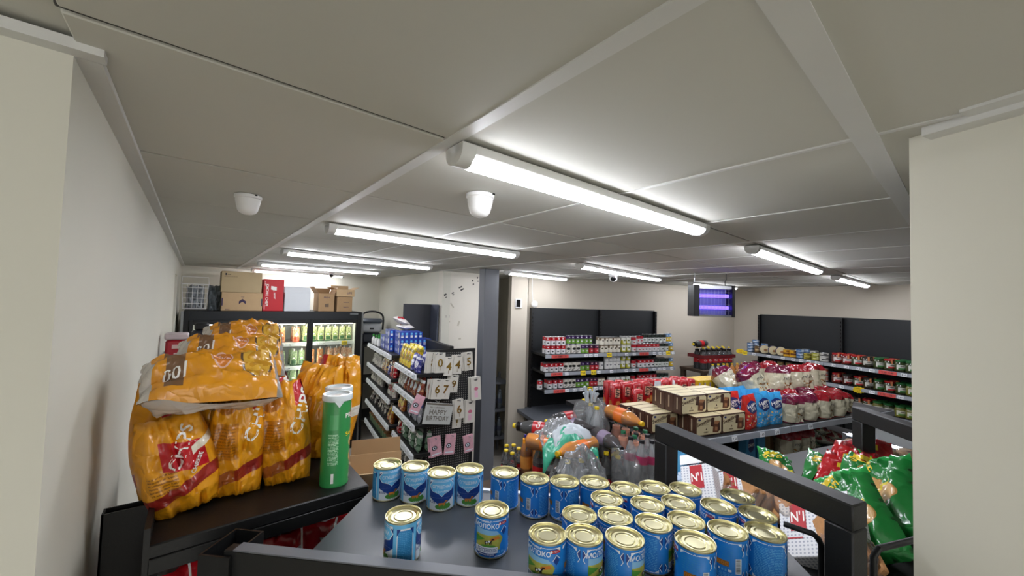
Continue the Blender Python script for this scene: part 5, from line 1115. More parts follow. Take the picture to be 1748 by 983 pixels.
tins(1, [(1289, 'purplet', 2), (1303, 'bluewhite', 2), (1314, 'whblack', 1), (1333, 'jarbrown', 3), (1347, 'jarbrown', 3), (1360, 'redtin', 2), (1370, 'redtin', 2), (1382, 'orangew', 3), (1394, 'redw', 3), (1407, 'redw', 3)])
rtn = MB().lathe([(.06, 0), (.062, .003), (.062, .04), (.06, .043), (0, .043)], 28, [0, 0, 0, 1]); M_lil = mat('lilac_tin', '#4c4468', .35, var=.1); rtm = rtn.mesh('round_tin', [M_lil, M_cream], 40)
for px in (1304, 1319, 1332):
    V = at_U(px, 600, 5.70)[0]; t = thing('round_tin', 'round cookie tin with cream lid picture leaning upright on the right wall shelf', 'tin', uv(5.70, V, JZ[0]+.064), (R(90), 0, rj), 'round cookie tins leaning on the right wall shelf'); obj('tin_body', rtm, t); obj('lid_picture', MB().poly(ellp(0, 0, .04, .04), lambda a, c: (a, c, .0438), 0).poly(ellp(.01, -.01, .02, .018), lambda a, c: (a, c, .0444), 1).mesh('lid_picture', [M_cream, M_choc3], 0), t)
# yellow starburst price signs at the shelf end
def mk_star():
    t = thing('price_burst', 'yellow starburst price sign at the end of the right wall shelves', 'price sign', group='yellow starburst price signs'); P = [((.055 if k % 2 else .045)*math.cos(2*math.pi*k/24)*1.15, (.055 if k % 2 else .045)*math.sin(2*math.pi*k/24)*.75) for k in range(24)]
    b = MB(); b.add([(0, 0, 0)]+[(x, 0, y) for x, y in P]+[(x, .002, y) for x, y in P], [[0, 1+k, 1+(k+1) % 24] for k in range(24)]+[[1+k, 25+k, 25+(k+1) % 24, 1+(k+1) % 24] for k in range(24)]); obj('card', b.mesh('card', M_tagy, 0), t); obj('lettering', MB().text('АКЦИЯ', flat(-.0012), 0, .015, .014, 0).text('3.70', flat(-.0012), 0, -.015, .018, 0).mesh('lettering', M_redp, 0), t); return t
star = Maker(mk_star)
for z in (JZ[0]-.01, JZ[1]-.01): star(uv(5.63, 4.14, z), rj+R(-10))
star(uv(5.62, 2.62, JZ[1]-.025), rj+R(-10))

# ================================================================== DRINKS
def bottle_maker(name, liquid, capc, labc, r=.05, h=.325, fill=.7, lab=(.3, .55), clearc='#f4f7f8', txt=None, milky=False):
    pf = [(r*.55, .004), (r*.92, 0), (r, .012), (r, .10), (r*.97, .12), (r, .14), (r, h*.60), (r*.93, h*.68), (r*.66, h*.80), (r*.36, h*.90), (.0135, h*.93), (.0135, h*.955)]
    cm = clear('pet_plastic' if not milky else 'pet_milky', clearc, .93 if not milky else .74, .06)
    lm = mat('liquid_'+liquid.lstrip('#'), liquid, .35, var=.08, spec=.2)
    body = MB().lathe(pf, 24).mesh('bottle_body', cm, 60); zf = h*fill
    lq = [(max(.002, q-.0022), z+.002) for q, z in pf if z < zf]; last = lq[-1][0]; lq.append((last, zf)); lq.append((0, zf))
    liq = MB().lathe(lq, 24).mesh('liquid', lm, 60)
    cap = MB().lathe([(.0155, h*.945), (.0158, h*.95), (.0158, h*.99), (.0145, h), (0, h)], 16).mesh('cap', capm(capc))
    lbm = MB().lathe([(r+.0008, h*lab[0]), (r+.0008, h*lab[1])], 24, cap=False).mesh('label', mat('bottlelabel_'+labc.lstrip('#'), labc, .35, var=.15, scale=25, coat=.3))
    tx = None
    if txt: rr = r+.0015; tx = MB().text(txt, lambda a, c: (rr*math.sin(a/rr), -rr*math.cos(a/rr), c), 0, h*(lab[0]+lab[1])/2, .026, 0, 0).mesh('lettering', M_wtxt, 0)
    def f():
        t = thing(name, '', 'bottle'); obj('bottle_body', body, t); obj('liquid', liq, t); obj('label', lbm, t); obj('cap', cap, t)
        if tx: obj('lettering', tx, t)
        return t
    return Maker(f)
cola_y = bottle_maker('soda_bottle', '#1a0f0c', '#e6c81e', '#b5141e', fill=.62, txt='Cola'); cola_s = bottle_maker('soda_bottle', '#1a0f0c', '#e6c81e', '#b5141e', .033, .22, .6, txt='Cola'); oran = bottle_maker('soda_bottle', '#f8a020', '#3a2f9c', '#f0a850', .042, .32, .9); oran_y = bottle_maker('soda_bottle', '#ffa400', '#e6b81e', '#ef7a22', .05, .32, .93)
clr = bottle_maker('soda_bottle', '#2a2422', '#e6c81e', '#7a7478', .052, .33, .3, (.28, .4), milky=True); grn = bottle_maker('soda_bottle', '#d99a80', '#2c7a54', '#d8948a', .045, .30, .88); pink = bottle_maker('soda_bottle', '#3a2a30', '#26262a', '#b03a62', .042, .33, .6, (.6, .74), milky=True)
cola_f = bottle_maker('soda_bottle', '#120a08', '#e6c81e', '#b5141e', fill=.9, txt='Cola'); brn = bottle_maker('soda_bottle', '#2c1218', '#1c1a1e', '#8a7a94', .048, .31, .95)
# platforms under the drinks
def platform(U0, U1, V0, V1, z, lab):
    t = thing('drinks_platform', lab, 'platform', uv((U0+U1)/2, (V0+V1)/2, 0), (0, 0, RZ)); a, b = (U1-U0)/2, (V1-V0)/2
    obj('top', MB().rbox(-a, a, -b, b, z-.04, z, .003).mesh('top', mat('dark_wood', '#4a3b2c', .7, var=.2, scale=20)), t)
    for sx in (-1, 1):
        for sy in (-1, 1): obj('leg', MB().box(sx*(a-.04)-.03, sx*(a-.04)+.03, sy*(b-.04)-.03, sy*(b-.04)+.03, 0, z-.04).mesh('leg', MATS['dark_wood'], 0), t)
platform(.72, 1.50, 1.72, 2.55, .86, 'dark platform under the heap of soda bottles'); platform(1.505, 1.77, 1.70, 2.45, .97, 'raised platform under the pink label bottles')
platform(4.75, 5.58, 4.05, 4.5, 1.19, 'platform under the cola packs in the far corner'); platform(4.6, 5.45, 3.72, 3.98, 1.0, 'platform under the orange soda in the far corner')
def cap_at(mk, px, py, zt, h, lab=None, grp=None, off=0): 
    p = at_z(px, py, zt); return mk((p.x, p.y, zt-h), face_cam(p, off), lab, grp)
L1 = 'soda bottle with yellow cap standing in the front of the heap'; G1 = 'yellow capped bottles at the heap front'
for px, py in ((969, 785), (992.6, 783), (1015.5, 779), (953, 776)): cap_at(clr, px, py, 1.19, .33, 'emptyish clear soda bottle with yellow cap in front of the heap', 'clear bottles with yellow caps')
for px, py, off in ((1035, 771, 10), (1055, 777, -40), (923, 754, 0), (940, 765, 30)): cap_at(cola_y, px, py, 1.187, .325, 'dark cola bottle with yellow cap standing in the heap', 'standing cola bottles in the heap', off)
for px, py in ((864, 767), (874.7, 772), (865, 759), (877, 758), (886, 764)): cap_at(cola_s, px, py, 1.08, .22, 'small cola bottle with yellow cap beside the steel pillar', 'small cola bottles by the pillar')
for px, py in ((909, 738), (920, 746), (899, 741), (912, 732)): cap_at(oran, px, py, 1.18, .32, 'tall orange drink bottle with purple cap at the end of the heap', 'orange drink bottles with purple caps')
for px, py in ((1052.5, 717), (1068, 722.5), (1085.5, 729), (1101, 734), (1064, 735), (1083, 743)): cap_at(grn, px, py, 1.30, .30, 'soda bottle with green cap next to the cookie unit', 'bottles with green caps')
for px, py in ((1077, 745), (1096, 751), (1113, 751), (1086, 739), (1105, 741), (1122, 743)): cap_at(pink, px, py, 1.30, .33, 'bottle with black cap and pink label in shrink film', 'pink label bottles in shrink film')
tag(obj('shrink_film', Pouch(.30, .27, .20, 81, 'stand', wr=.02, nu=24, nv=20).build('shrink_film', clear('shrink_film', '#f8fafb', .86, .10, 1.0)), None, uv(1.62, 1.87, .972), (0, 0, RZ+R(-10))), 'clear shrink film around the pink label bottles', 'film')
stsm = thing('soda_pack_base', 'hidden drink tray under the small cola bottles', 'tray', uv(.84, 2.37, .861), (0, 0, RZ))
def lie(mk, px0, py0, px1, py1, z, h, lab, z1=None):
    """bottle lying with its cap at the first pixel and its foot at the second"""
    a, b = at_z(px0, py0, z), at_z(px1, py1, z1 or z); d = (a-b).normalized(); q = Vector((0, 0, 1)).rotation_difference(d)
    o = mk(a-d*h, 0, lab, ''); o.rotation_euler = q.to_euler(); return o
lie(cola_f, 876, 726, 935, 735, 1.27, .325, 'cola bottle lying on top of the heap with its yellow cap sticking out')
lie(oran_y, 1098, 724, 1047, 704, 1.36, .32, 'orange soda bottle lying on the green capped bottles')
lie(brn, 1062, 767, 1020, 740, 1.24, .31, 'dark bottle with black cap lying across the front of the heap')
lie(oran_y, 985, 768, 935, 758, 1.225, .32, 'orange soda bottle lying under the clear film in front of the heap')
lie(oran_y, 950, 775, 1000, 760, 1.235, .32, 'orange soda bottle lying crosswise under the clear film')
lie(brn, 1016, 732, 965, 722, 1.27, .31, 'dark bottle lying under the white sheet on the heap')
lie(cola_y, 931, 720, 985, 712, 1.30, .325, 'cola bottle lying behind the white sheet')
for px, py in ((997, 681), (1008.7, 688), (1018.8, 694), (1012, 680)): cap_at(clr, px, py, 1.40, .33, 'soda bottle with yellow cap in a knotted clear bag at the top of the heap', 'bottles in the knotted bag')
ptop = at_z(1008, 690, 1.40); platform(ptop.dot(RU)-.13, ptop.dot(RU)+.16, 2.56, 2.92, 1.065, 'platform under the bottles in the knotted bag')
kb = thing('clear_bag', 'knotted clear plastic bag around the bottles at the top of the heap', 'bag', (ptop.x, ptop.y, 1.07), (0, 0, RZ)); obj('bag', Pouch(.30, .36, .22, 83, 'stand', wr=.03, nu=22, nv=20, pinch=.5).build('bag', MATS['shrink_film']), kb)
kn = MB()
for k in range(7):
    a = k*.9; kn.tube([(0.03*math.cos(a), .02*math.sin(a), .35), (.04*math.cos(a), .03*math.sin(a), .39), (.05*math.cos(a+.5), .03*math.sin(a), .41+.02*(k % 3))], .010, 6)
obj('knot', kn.mesh('knot', mat('milky_plastic', '#b9c2c8', .25, coat=.5)), kb)
def sheet(c, sx, sy, seed, m_, lab, name, rz=0, droop=.05, wr=.03, n=26):
    """a crumpled sheet draped over the heap"""
    V = []; 
    for j in range(n+1):
        for i in range(n+1):
            x, y = (i/n-.5), (j/n-.5); z = -droop*4*(x*x+y*y) + wr*noise.noise(Vector((x*5+seed, y*5, seed)))+wr*.5*(1-2*abs(noise.noise(Vector((x*8+seed, y*9, 3)))))
            V.append((x*sx, y*sy, z))
    b = MB().add(V, [[j*(n+1)+i, j*(n+1)+i+1, (j+1)*(n+1)+i+1, (j+1)*(n+1)+i] for j in range(n) for i in range(n)])
    o = obj(name, b.mesh(name, m_, 75), None, c, (0, 0, rz)); md = o.modifiers.new('solid', 'SOLIDIFY'); md.thickness = .0008; return tag(o, lab, name.replace('_', ' '))
c = at_z(975, 724, 1.35); sheet((c.x, c.y, 1.345), .26, .16, 1, mat('white_sheet', '#c3ccd2', .4, var=.06), 'white plastic sheet lying over the top of the bottle heap', 'plastic_sheet', RZ+R(-10), .06, .02)
c = at_z(972, 738, 1.31); sheet((c.x, c.y, 1.305), .34, .20, 5, mat('green_plastic', '#3fae8c', .3, var=.15, coat=.5), 'green plastic wrapper with dark print lying on the bottle heap', 'plastic_wrapper', RZ+R(-20), .10, .05)
c = at_z(990, 768, 1.25); sheet((c.x, c.y, 1.245), .30, .20, 9, MATS['shrink_film'], 'crumpled clear film over the orange bottles in the heap', 'clear_film', RZ, .12, .06)
c = at_z(955, 722, 1.33); sheet((c.x, c.y, 1.335), .34, .28, 13, MATS['shrink_film'], 'crumpled clear film over the bottles at the back of the heap', 'clear_film', RZ, .10, .05)
bpy.data.objects.remove(stsm)
# far corner
for k in range(6):
    for dv in (0, .11): cola_f(uv(4.86+.108*k, 4.16+dv, 1.191), RZ, 'two litre cola bottle in a red film pack in the far corner', 'cola bottles packed in the far corner')
tag(obj('pack_film', MB().box(-.33, .33, -.122, -.118, .165, .215).box(-.33, .33, .172, .176, .165, .215).box(-.334, -.33, -.122, .176, .165, .215).box(.33, .334, -.122, .176, .165, .215).mesh('pack_film', clear('red_pack_film', '#b0484e', .6, .2)), None, uv(5.13, 4.215, 1.191), (0, 0, RZ)), 'red printed film band around the cola pack in the far corner', 'film')
o = cola_f(uv(4.95, 4.2, 1.57), (R(90), R(0), RZ+R(-80)), 'cola bottle lying on top of the pack in the far corner', '')
for k in range(4): oran_y(uv(4.98+.104*k, 3.86, 1.001), RZ, 'orange soda bottle in a pack in front of the cola pack in the far corner', 'orange soda bottles in the far corner')
for k in range(4): clr(uv(4.645+.107*k, 3.82, 1.001), RZ, 'clear bottle with yellow cap behind the yellow biscuit boxes', 'clear bottles behind the yellow boxes') if k < 3 else None

# ================================================================== CANDY GONDOLA WITH HOOK PANEL
CO = Vector((1.526, 2.95, 0)); CA = R(-9); C2 = Vector((math.cos(CA), math.sin(CA), 0)); C1 = Vector((-math.sin(CA), math.cos(CA), 0))
def cl(a, b, z): return CO + C2*a + C1*b + Vector((0, 0, z))
def at_c(px, py, b):
    d = ray(px, py); t = (b + CO.dot(C1))/d.dot(C1); p = d*t; return (p-CO).dot(C2), p.z+H
cgd = thing('candy_gondola', 'black shelving unit with sweets on its side and a perforated hook panel on its end', 'shelf unit', CO, (0, 0, CA))
def perf(name):
    m_, nt, b = nodes(name); N = nt.nodes; L = nt.links; tc = N.new('ShaderNodeTexCoord'); sp = N.new('ShaderNodeSeparateXYZ'); L.new(tc.outputs['Object'], sp.inputs[0])
    def M_(op, a, b_):
        n = N.new('ShaderNodeMath'); n.operation = op
        for i, x in enumerate((a, b_)):
            if isinstance(x, (int, float)): n.inputs[i].default_value = x
            else: L.new(x, n.inputs[i])
        return n.outputs[0]
    fx = M_('SUBTRACT', M_('FRACT', M_('MULTIPLY', sp.outputs[0], 50), 0), .5); fz = M_('SUBTRACT', M_('FRACT', M_('MULTIPLY', sp.outputs[2], 50), 0), .5)
    k = M_('LESS_THAN', M_('ADD', M_('MULTIPLY', fx, fx), M_('MULTIPLY', fz, fz)), .06)
    mx = N.new('ShaderNodeMix'); mx.data_type = 'RGBA'; mx.inputs[6].default_value = lin('#1a1b1d'); mx.inputs[7].default_value = lin('#8f8d88'); L.new(k, mx.inputs[0]); L.new(mx.outputs[2], b.inputs['Base Color']); b.inputs['Roughness'].default_value = .5; MATS[name] = m_; return m_
PT = 1.68
obj('hook_panel', MB().box(.02, .43, -.012, 0, .2, PT-.03).mesh('hook_panel', perf('perforated_panel'), 0), cgd)
obj('panel_frame', MB().rbox(0, .45, -.014, .002, PT-.03, PT, .002).rbox(0, .025, -.014, .002, .2, PT-.03, .002).rbox(.425, .45, -.014, .002, .2, PT-.03, .002).mesh('panel_frame', M_black), cgd)
obj('core_panel', MB().box(.22, .25, .01, .68, .2, 1.62).mesh('core_panel', M_black2), cgd)
obj('core_panel', MB().rbox(.215, .255, .02, .68, 1.62, 1.70, .002).mesh('core_panel', M_black), cgd)
obj('core_panel', MB().box(.10, .13, .72, 1.95, .2, 1.5).mesh('core_panel', M_black2), cgd)
obj('top_cap', MB().rbox(.10, .32, .71, .96, 1.513, 1.543, .002).mesh('top_cap', M_black), cgd)
obj('base', MB().rbox(-.08, .44, .01, .69, 0, .2, .003).rbox(-.08, .14, .69, 1.95, 0, .2, .003).mesh('base', M_black), cgd)
NB, FB = (1.49, 1.285, 1.075, .84, .63), (1.543, 1.305, 1.105, .85, .61)
def cshelf(z, b0, b1, a0=-.10, n=6, a1=.22):
    s = obj('shelf', MB().rbox(a0+.006, a1, b0, b1, z-.03, z, .002).mesh('shelf', M_black), cgd)
    obj('price_rail', MB().add([(a, b, zz) for b in (b0, b1) for a, zz in ((a0+.006, z-.002), (a0-.006, z-.004), (a0-.014, z-.044), (a0+.006, z-.044))], [(0, 4, 5, 1), (1, 5, 6, 2), (2, 6, 7, 3), (0, 1, 2, 3), (4, 7, 6, 5)]).mesh('price_rail', MATS['rail_white'], 0), s)
    for k in range(n):
        bb = b0+(k+.5)*(b1-b0)/n; obj('price_tag', tag_mesh('w', random.choice(PRICES)), s, (a0-.0125, bb, z-.024), (R(-10), 0, R(-90)))
for z in NB: cshelf(z, -.06, .62)
for z in FB: cshelf(z, .72, 1.92, -.12, 9, .10)
SR = CA-R(90)                                             # products on this side face the left wall
sw = {}
def sweet(kind):
    if kind in sw: return sw[kind]
    base, c2, c3, w_, h_, d_ = {'yellow': ('#d9c21c', '#8a7a14', '#b02a24', .12, .19, .05), 'bluebag': ('#2a2f7c', '#d9d9e4', '#8a8ab4', .10, .15, .05), 'redbag': ('#a81c26', '#5a0f16', '#d9a8a0', .11, .15, .05), 'oval': ('#7c3426', '#cfd6dc', '#b98a5c', .085, .17, .045), 'silver': ('#a9adb4', '#3a4a8c', '#d9dce0', .06, .19, .03), 'amber': ('#a8641c', '#d9b83a', '#7c2f1c', .11, .14, .05), 'greenbag': ('#6f8f74', '#c9cdc6', '#34523c', .10, .17, .05), 'grey': ('#8f8b84', '#c9c4ba', '#4a4640', .12, .13, .05), 'tan': ('#c9a268', '#e0cfa8', '#3c4a86', .11, .16, .06), 'dots': ('#2c2a2c', '#a8a09a', '#6a5a54', .08, .11, .05), 'whitered': ('#cfc4bc', '#b02634', '#e4ded8', .085, .19, .05), 'white': ('#c4c0b6', '#8a8a84', '#dcd8d0', .08, .16, .05)}[kind]
    P = Pouch(w_, h_, d_, hash(kind) % 50, 'pillow' if kind in ('silver', 'greenbag', 'grey') else 'stand', nu=10, nv=12, wr=.006)
    m_ = pmat('sweet_'+kind, base, [('rect', 0, 2, .72, .86, c2), ('ell', .5, .45, .34, .2, c2), ('spots', 0, 2, 0, .7, c3, 7, .58)], .25, coat=.6, crease=26)
    sw[kind] = bag_maker('sweets_bag', 'sweets bag', P, m_, [], f''); return sw[kind]
SD = {'yellow': 'yellow', 'bluebag': 'dark blue', 'redbag': 'red', 'oval': 'brown and silver', 'silver': 'silver blue', 'amber': 'amber', 'greenbag': 'grey green', 'grey': 'grey', 'tan': 'tan', 'dots': 'black speckled', 'whitered': 'white and red', 'white': 'off white'}
def fill(z, b0, b1, kind, n, bay, lev, deep=2, tilt=-8):
    for k in range(n):
        for d in range(deep):
            mk = sweet(kind); mk(cl(-.055+d*.075+random.uniform(-.01, .01), b0+(k+.5)*(b1-b0)/n, z+.001), (R(tilt+random.uniform(-4, 4)), R(random.uniform(-5, 5)), SR+R(random.uniform(-10, 10))), f'{SD[kind]} sweets bag, {lev} shelf in the {bay} bay of the sweets unit', f'{SD[kind]} sweets bags on the {lev} shelf, {bay} bay')
LV = ('top', 'second', 'third', 'fourth', 'bottom')
fill(NB[0], -.02, .20, 'bluebag', 2, 'near', LV[0]); fill(NB[0], .22, .60, 'yellow', 4, 'near', LV[0])
fill(NB[1], -.05, .42, 'oval', 5, 'near', LV[1]); fill(NB[1], .44, .6, 'white', 2, 'near', LV[1])
fill(NB[2], -.05, .34, 'silver', 5, 'near', LV[2]); fill(NB[2], .36, .6, 'amber', 2, 'near', LV[2])
fill(NB[3], -.05, .5, 'greenbag', 5, 'near', LV[3]); fill(NB[3], .5, .6, 'redbag', 1, 'near', LV[3])
fill(NB[4], -.05, .6, 'grey', 5, 'near', LV[4])
fill(FB[1], .75, .92, 'redbag', 2, 'far', LV[1]); fill(FB[1], .94, 1.06, 'bluebag', 1, 'far', LV[1]); fill(FB[1], 1.07, 1.3, 'tan', 2, 'far', LV[1]); fill(FB[1], 1.3, 1.88, 'white', 6, 'far', LV[1])
fill(FB[2], .75, 1.02, 'whitered', 3, 'far', LV[2]); fill(FB[2], 1.3, 1.88, 'white', 6, 'far', LV[2])
fill(FB[3], .75, 1.0, 'amber', 2, 'far', LV[3]); fill(FB[3], 1.02, 1.88, 'dots', 9, 'far', LV[3])
# cups on the fifth shelf, yellow bottles below
def mk_cup():
    t = thing('dessert_cup', 'small green and brown cup on the bottom shelf of the sweets unit', 'cup', group='small cups on the sweets unit'); obj('cup', MB().lathe([(.028, 0), (.036, .085)], 16).mesh('cup', mat('cup_green', '#5d7a52', .4, var=.4, scale=20)), t); obj('lid', MB().lathe([(.038, .085), (.038, .093), (0, .094)], 16).mesh('lid', mat('cup_lid', '#a8784c', .4)), t); return t
cup = Maker(mk_cup)
for k in range(11):
    for d in (0, .08): cup(cl(-.06+d, .79+.1*k, FB[4]+.001))
ysb = bottle_maker('sauce_bottle', '#b8a020', '#5a3a1c', '#8a7a24', .028, .2, .95)
for k in range(9): ysb(cl(-.06, .78+.085*k, .2005), 0, 'small yellow sauce bottle at the foot of the sweets unit', 'yellow sauce bottles at the foot of the sweets unit')
# blue cartons on top of the far bay
blm = mat('blue_carton_navy', '#1f3fa0', .4, var=.1, coat=.3)
def mk_blue():
    t = thing('toothpaste_box', 'blue carton stacked on top of the sweets unit', 'carton', group='blue cartons on the sweets unit'); obj('carton', MB().rbox(-.022, .022, -.10, .10, 0, .075, .002).mesh('carton', blm, 0), t)
    b = MB(); f1 = flat(-.1012); b.poly(rect(-.012, .012, .02, .03), f1, 0).poly(rect(-.012, .012, .035, .04), f1, 0).poly(ellp(0, .056, .011, .011), f1, 1); f2 = lambda a, c: (-.0232, -a, c); b.poly(ellp(.06, .038, .022, .026), f2, 0).poly(ellp(.06, .038, .012, .015), f2, 1).poly(rect(-.08, .02, .025, .05), f2, 2); obj('print', b.mesh('print', [M_wtxt, M_lblue, mat('lilac_pale', '#8a93d0', .5)], 0), t); return t
blu = Maker(mk_blue)
for lv in range(3):
    for k in range(7 if lv < 2 else 5): blu(cl(-.015+.047*k, .83, FB[0]+.001+.0755*lv), CA+R(random.uniform(-1.5, 1.5)))
for q, (b, lv) in enumerate(((1.08, 3), (1.08, 3), (1.30, 2))):
    for j in range(lv): blu(cl(-.06+.05*(q % 2), b, FB[0]+.001+.0755*j), CA)
t = thing('red_white_pouch', 'red and white packs thrown on top of the blue cartons', 'pack', cl(.10, .88, FB[0]+.229), (0, 0, CA+R(20))); obj('pack', Pouch(.13, .16, .05, 91, 'pillow', nu=12, nv=14, wr=.01).build('pack', pmat('rw_pack', '#d4cfcc', [('rect', .2, .8, .3, .8, '#a81c2c')], .3)), t, (0, .0, .03), (R(-85), 0, 0)); obj('pack', t.children[0].data, t, (0, .03, .07), (R(-70), R(10), R(30)))
def mk_grc():
    t = thing('green_cap_bottle', 'small bottle with green cap at the far end of the sweets unit top', 'bottle', group='green capped bottles on the sweets unit'); obj('bottle_body', MB().lathe([(.02, 0), (.022, .005), (.022, .06), (.008, .085), (.008, .09)], 14).mesh('bottle_body', M_white), t); obj('cap', MB().lathe([(.012, .088), (.012, .115), (0, .118)], 12).mesh('cap', mat('cap_green2', '#3a9a3c', .4)), t); return t
grc = Maker(mk_grc)
for k in range(5): grc(cl(-.08+.05*(k % 2), 1.50+.08*k, FB[0]+.001))

# --- cards hanging on the hook panel
M_cardw = mat('hang_card', '#cfccc2', .6, var=.05, obj_var=.05)
hk_me = MB().tube([(0, 0, 0), (0, -.10, 0), (0, -.105, .012)], .0025, 6).mesh('hook', M_chrome)
def hang(px, py, w_, h_, txt, lab, depth=.04, rot=0, n=3, kind='num', grp=None):
    a, z = at_c(px, py, -.014-depth); z = min(z, PT)
    obj('hook', hk_me, cgd, (a, -.012, z+h_/2-.008))
    for k in range(n):
        t = thing('number_candle' if kind == 'num' else 'party_pack', lab, 'number candle' if kind == 'num' else 'party pack', cl(a+random.uniform(-.004, .004) - (.010*(n-1-k) if kind == 'num' else .006*(n-1-k)), -.016-depth+.009*(n-1-k), z+h_/2), (R(random.uniform(-2, 4)), R(rot+random.uniform(-3, 3)), CA), grp or lab)
        if kind == 'num':
            obj('card', MB().rbox(-w_/2, w_/2, -.0015, .0015, -h_, 0, .001).mesh('card', M_cardw, 0), t); obj('hang_hole', MB().box(-.012, .012, -.0022, .0016, -.014, -.009).mesh('hang_hole', M_lens, 0), t)
            if k == n-1: obj('digit', MB().text(txt, flat(-.006), 0, -h_*.5, h_*.42, 0).tube([(0, -.004, -h_*.72), (0, -.004, -h_*.88)], .0015, 5).mesh('digit', M_gold, 0), t)
        else:
            obj('card', MB().rbox(-w_/2, w_/2, -.003, .003, -h_, 0, .0015).mesh('card', M_cardw if kind == 'lace' else mat('pink_pack', '#d9a8b4', .4, var=.25, scale=35), 0), t)
            b = MB()
            if kind == 'pink': b.poly(ellp(-.012, -h_*.55, .024, .02), flat(-.0042), 0).poly(ellp(-.012, -h_*.55, .016, .013), flat(-.0048), 1).poly(ellp(-.012, -h_*.55, .008, .007), flat(-.0054), 0); b.poly(rect(-w_*.4, w_*.4, -h_*.9, -h_*.84), flat(-.0042), 1)
            else: b.poly(ellp(0, -h_*.5, .02, .015), flat(-.0042), 2).poly(rect(-.016, .016, -h_*.88, -h_*.62), flat(-.0042), 3).poly([(-.02, -.02), (.02, -.02), (.01, -.03), (-.01, -.03)], flat(-.0042), 0)
            obj('print', b.mesh('print', [M_ktxt, M_pale, mat('rose_print', '#c46a84', .5), mat('rose_pale', '#dcb0c4', .5)], 0), t)
def nl(d, where): return f'white card with gold number {d} candle {where}'
hang(741, 619, .085, .175, '8', 'plain white number candle card turned away at the end of the top row', .03, 3, 3)
hang(752, 619, .085, .17, '0', nl('0', 'in the top row of the hook panel'), .06, 3)
hang(766, 625, .075, .16, '4', nl('4', 'next to the 0 in the top row'), .05, 2)
hang(783, 622, .08, .165, '4', nl('4', 'between the other 4 and the 5'), .055, 3)
hang(799, 617, .08, .16, '5', nl('5', 'at the end of the top row'), .05, -8)
hang(776, 655, .08, .15, '9', nl('9', 'between the two rows of the hook panel'), .045, 3)
hang(748, 664, .095, .165, '6', nl('6', 'in the second row of the hook panel'), .06, 4, 5)
hang(763, 664, .085, .165, '7', nl('7', 'beside the 6 in the second row'), .06, 6)
hang(782, 698, .085, .17, '6', nl('6', 'under the second row beside the birthday banner'), .05, -6, 2)
hang(780, 715, .085, .16, '1', nl('1', 'lowest of the hook panel beside the birthday banner'), .04, 2, 1)
hang(811, 663, .095, .20, '', 'white lace card with pink bow sticking out at the edge of the hook panel', .07, -6, 4, 'lace')
hang(803, 702, .09, .20, '', 'white lace card with pink bow lower at the edge of the hook panel', .06, 2, 3, 'lace')
hang(741, 763, .10, .17, '', 'pink party pack with black ring under the birthday banner', .05, -7, 2, 'pink'); hang(770, 758, .095, .17, '', 'pink party pack with black ring in the middle of the bottom row', .05, 5, 2, 'pink'); hang(799, 757, .09, .15, '', 'pink party pack with black ring at the end of the bottom row', .05, -8, 2, 'pink')
hang(719, 691, .08, .15, '', 'pink party pack with black ring sticking out beside the sweets', .12, 22, 1, 'pink')
a, z = at_c(748, 706, -.16); bt = thing('birthday_banner', 'white pack reading HAPPY BIRTHDAY hanging askew on the hook panel', 'banner pack', cl(a, -.16, z), (0, R(11), CA+R(6)))
obj('card', MB().rbox(-.125, .125, -.004, .004, -.085, .085, .002).mesh('card', mat('banner_card', '#b9bcb8', .35, var=.06, coat=.4), 0), bt)
b = MB().text('HAPPY', flat(-.0055), -.005, .012, .038, 0).text('BIRTHDAY', flat(-.0055), 0, -.036, .038, 0, maxw=.2).text('for a celebration', flat(-.0055), -.02, .05, .014, 0); obj('lettering', b.mesh('lettering', M_grey_t, 0), bt); obj('header', MB().box(-.12, .12, -.005, -.004, .068, .083).mesh('header', M_grey_t, 0), bt)
obj('hook', hk_me, cgd, (a, -.012, z+.09), (0, 0, 0), (1.4, 1.5, 1))

# ================================================================== BACK OF THE SHOP
bc = thing('black_shelf_back', 'plain black shelving back with a side wing behind the sweets unit', 'panel', (0, 0, 0))
obj('back_panel', MB().rbox(1.868, 2.21, 4.2, 4.23, 0, 2.05, .003).mesh('back_panel', mat('charcoal_panel', '#33353a', .5, var=.06)), bc); obj('side_wing', MB().rbox(2.212, 2.232, 4.035, 4.23, 0, 2.05, .003).mesh('side_wing', mat('slate_panel', '#454a56', .5, var=.06)), bc)
bk = thing('cleaning_bucket', 'grey and white bucket with an arched handle beside the fridge', 'bucket', (2.13, 5.95, 1.42), (0, 0, R(-20)))
obj('body', MB().rbox(-.13, .13, -.1, .1, 0, .16, .03).mesh('body', mat('charcoal_plastic', '#2c3138', .4)), bk); obj('band', MB().rbox(-.145, .145, -.115, .115, .16, .30, .03).mesh('band', mat('light_grey_plastic', '#b4b7ba', .4)), bk)
obj('lid', MB().rbox(-.155, .155, -.125, .125, .30, .37, .03).mesh('lid', mat('slate_plastic', '#4a525c', .4)), bk); obj('badge', MB().box(-.03, .03, -.118, -.115, .21, .235).mesh('badge', M_ktxt, 0), bk)
obj('handle', MB().tube([(-.16, 0, .2)]+[(-.165*math.cos(math.pi*k/12), 0, .34+.14*math.sin(math.pi*k/12)**.6) for k in range(13)]+[(.16, 0, .2)], .014, 8).mesh('handle', M_black), bk)
rk = thing('stock_rack', 'dark rack carrying the bucket beside the fridge', 'rack', (2.13, 5.95, 0)); obj('shelf', MB().rbox(-.2, .2, -.2, .3, 1.38, 1.419, .003).mesh('shelf', M_black), rk)
for sx in (-1, 1):
    for sy in (-.18, .28): obj('leg', MB().box(sx*.18-.015, sx*.18+.015, sy-.015, sy+.015, 0, 1.38).mesh('leg', M_black), rk)
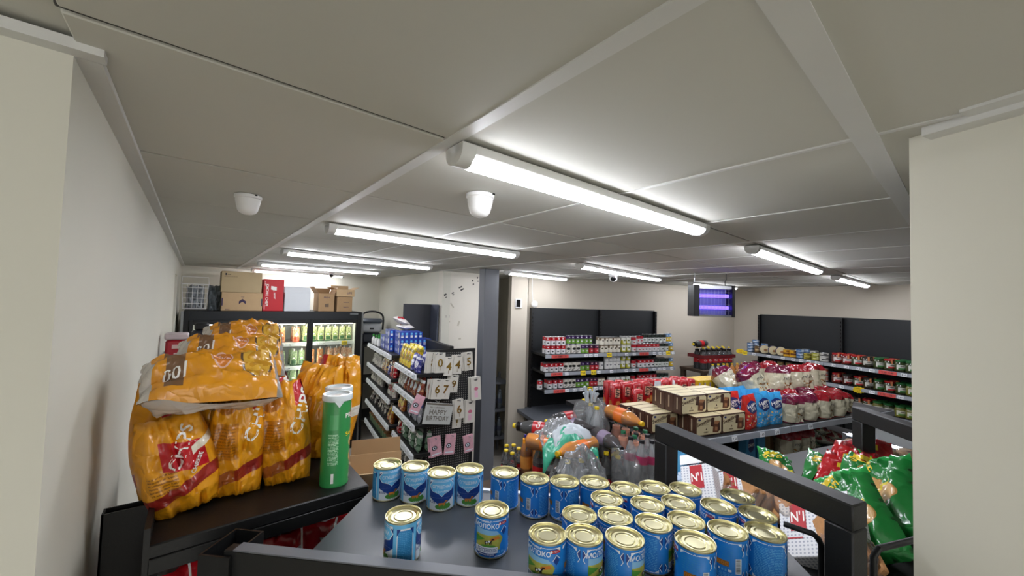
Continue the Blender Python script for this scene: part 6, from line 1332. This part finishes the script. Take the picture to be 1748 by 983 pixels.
for z in (.3, .85): obj('shelf', MB().rbox(-.2, .2, -.2, .3, z, z+.03, .003).mesh('shelf', M_black), rk)
# passage: rack with bottles and a narrow glazed door leaf
pr = thing('passage_rack', 'dark rack with bottles in the passage behind the pillar', 'rack', uv(1.72, 5.0, 0), (0, 0, RZ)); 
for z in (.25, .62, .99): obj('shelf', MB().rbox(-.3, .3, -.15, .2, z, z+.03, .003).mesh('shelf', M_steel), pr)
for sx in (-1, 1): obj('leg', MB().box(sx*.28-.015, sx*.28+.015, .15, .18, 0, 1.1).mesh('leg', M_steel), pr)
wat = bottle_maker('water_bottle', '#7f8a94', '#8a93a0', '#4a5266', .036, .25, .9)
for k in range(6): wat(uv(1.5+.085*k, 4.93, .651), 0, 'water bottle on the middle shelf of the passage rack', 'water bottles on the passage rack')
for k in range(6): wat(uv(1.5+.085*k, 4.93, .281), 0, 'water bottle on the lowest shelf of the passage rack', 'water bottles low on the passage rack')
d0 = struct('door_1', MB().rbox(-.03, .03, -.02, .02, 0, 2.1, .003).mesh('door_1', M_white), None, uv(1.97, 5.3, 0), (0, 0, RZ))
obj('glass', MB().box(-.022, .022, -.024, -.021, 1.25, 1.95).mesh('glass', mat('door_glass_blue', '#7c93a8', .15), 0), d0); obj('handle', MB().rbox(-.025, -.01, -.045, -.024, 1.55, 1.75, .003).rbox(-.018, .018, -.03, -.024, 1.5, 1.8, .002).mesh('handle', M_ktxt), d0)
# chilled cabinet with a light strip beside the rice cakes
lc = thing('chilled_cabinet', 'open chilled cabinet with a light strip behind the guard frame', 'cabinet', uv(3.1, 1.12, 0), (0, 0, RZ))
obj('body', MB().rbox(-.3, .55, -.25, .3, 0, 1.18, .006).mesh('body', M_black), lc); obj('deck', MB().rbox(-.28, .53, -.23, .28, 1.18, 1.20, .003).mesh('deck', M_white), lc)
for z in (1.26, 1.345): obj('glass_shelf', MB().box(-.28, .53, -.2, .28, z, z+.006).mesh('glass_shelf', clear('shelf_glass', '#dfe8ee', .9, .05), 0), lc)
obj('light_strip', MB().box(-.27, -.25, -.2, .26, 1.352, 1.36).mesh('light_strip', emis('white_led', '#eef2ff', 5), 0), lc)
for x in (-.28, .52): obj('post', MB().box(x, x+.012, .26, .28, 1.2, 1.36).mesh('post', M_chrome), lc)
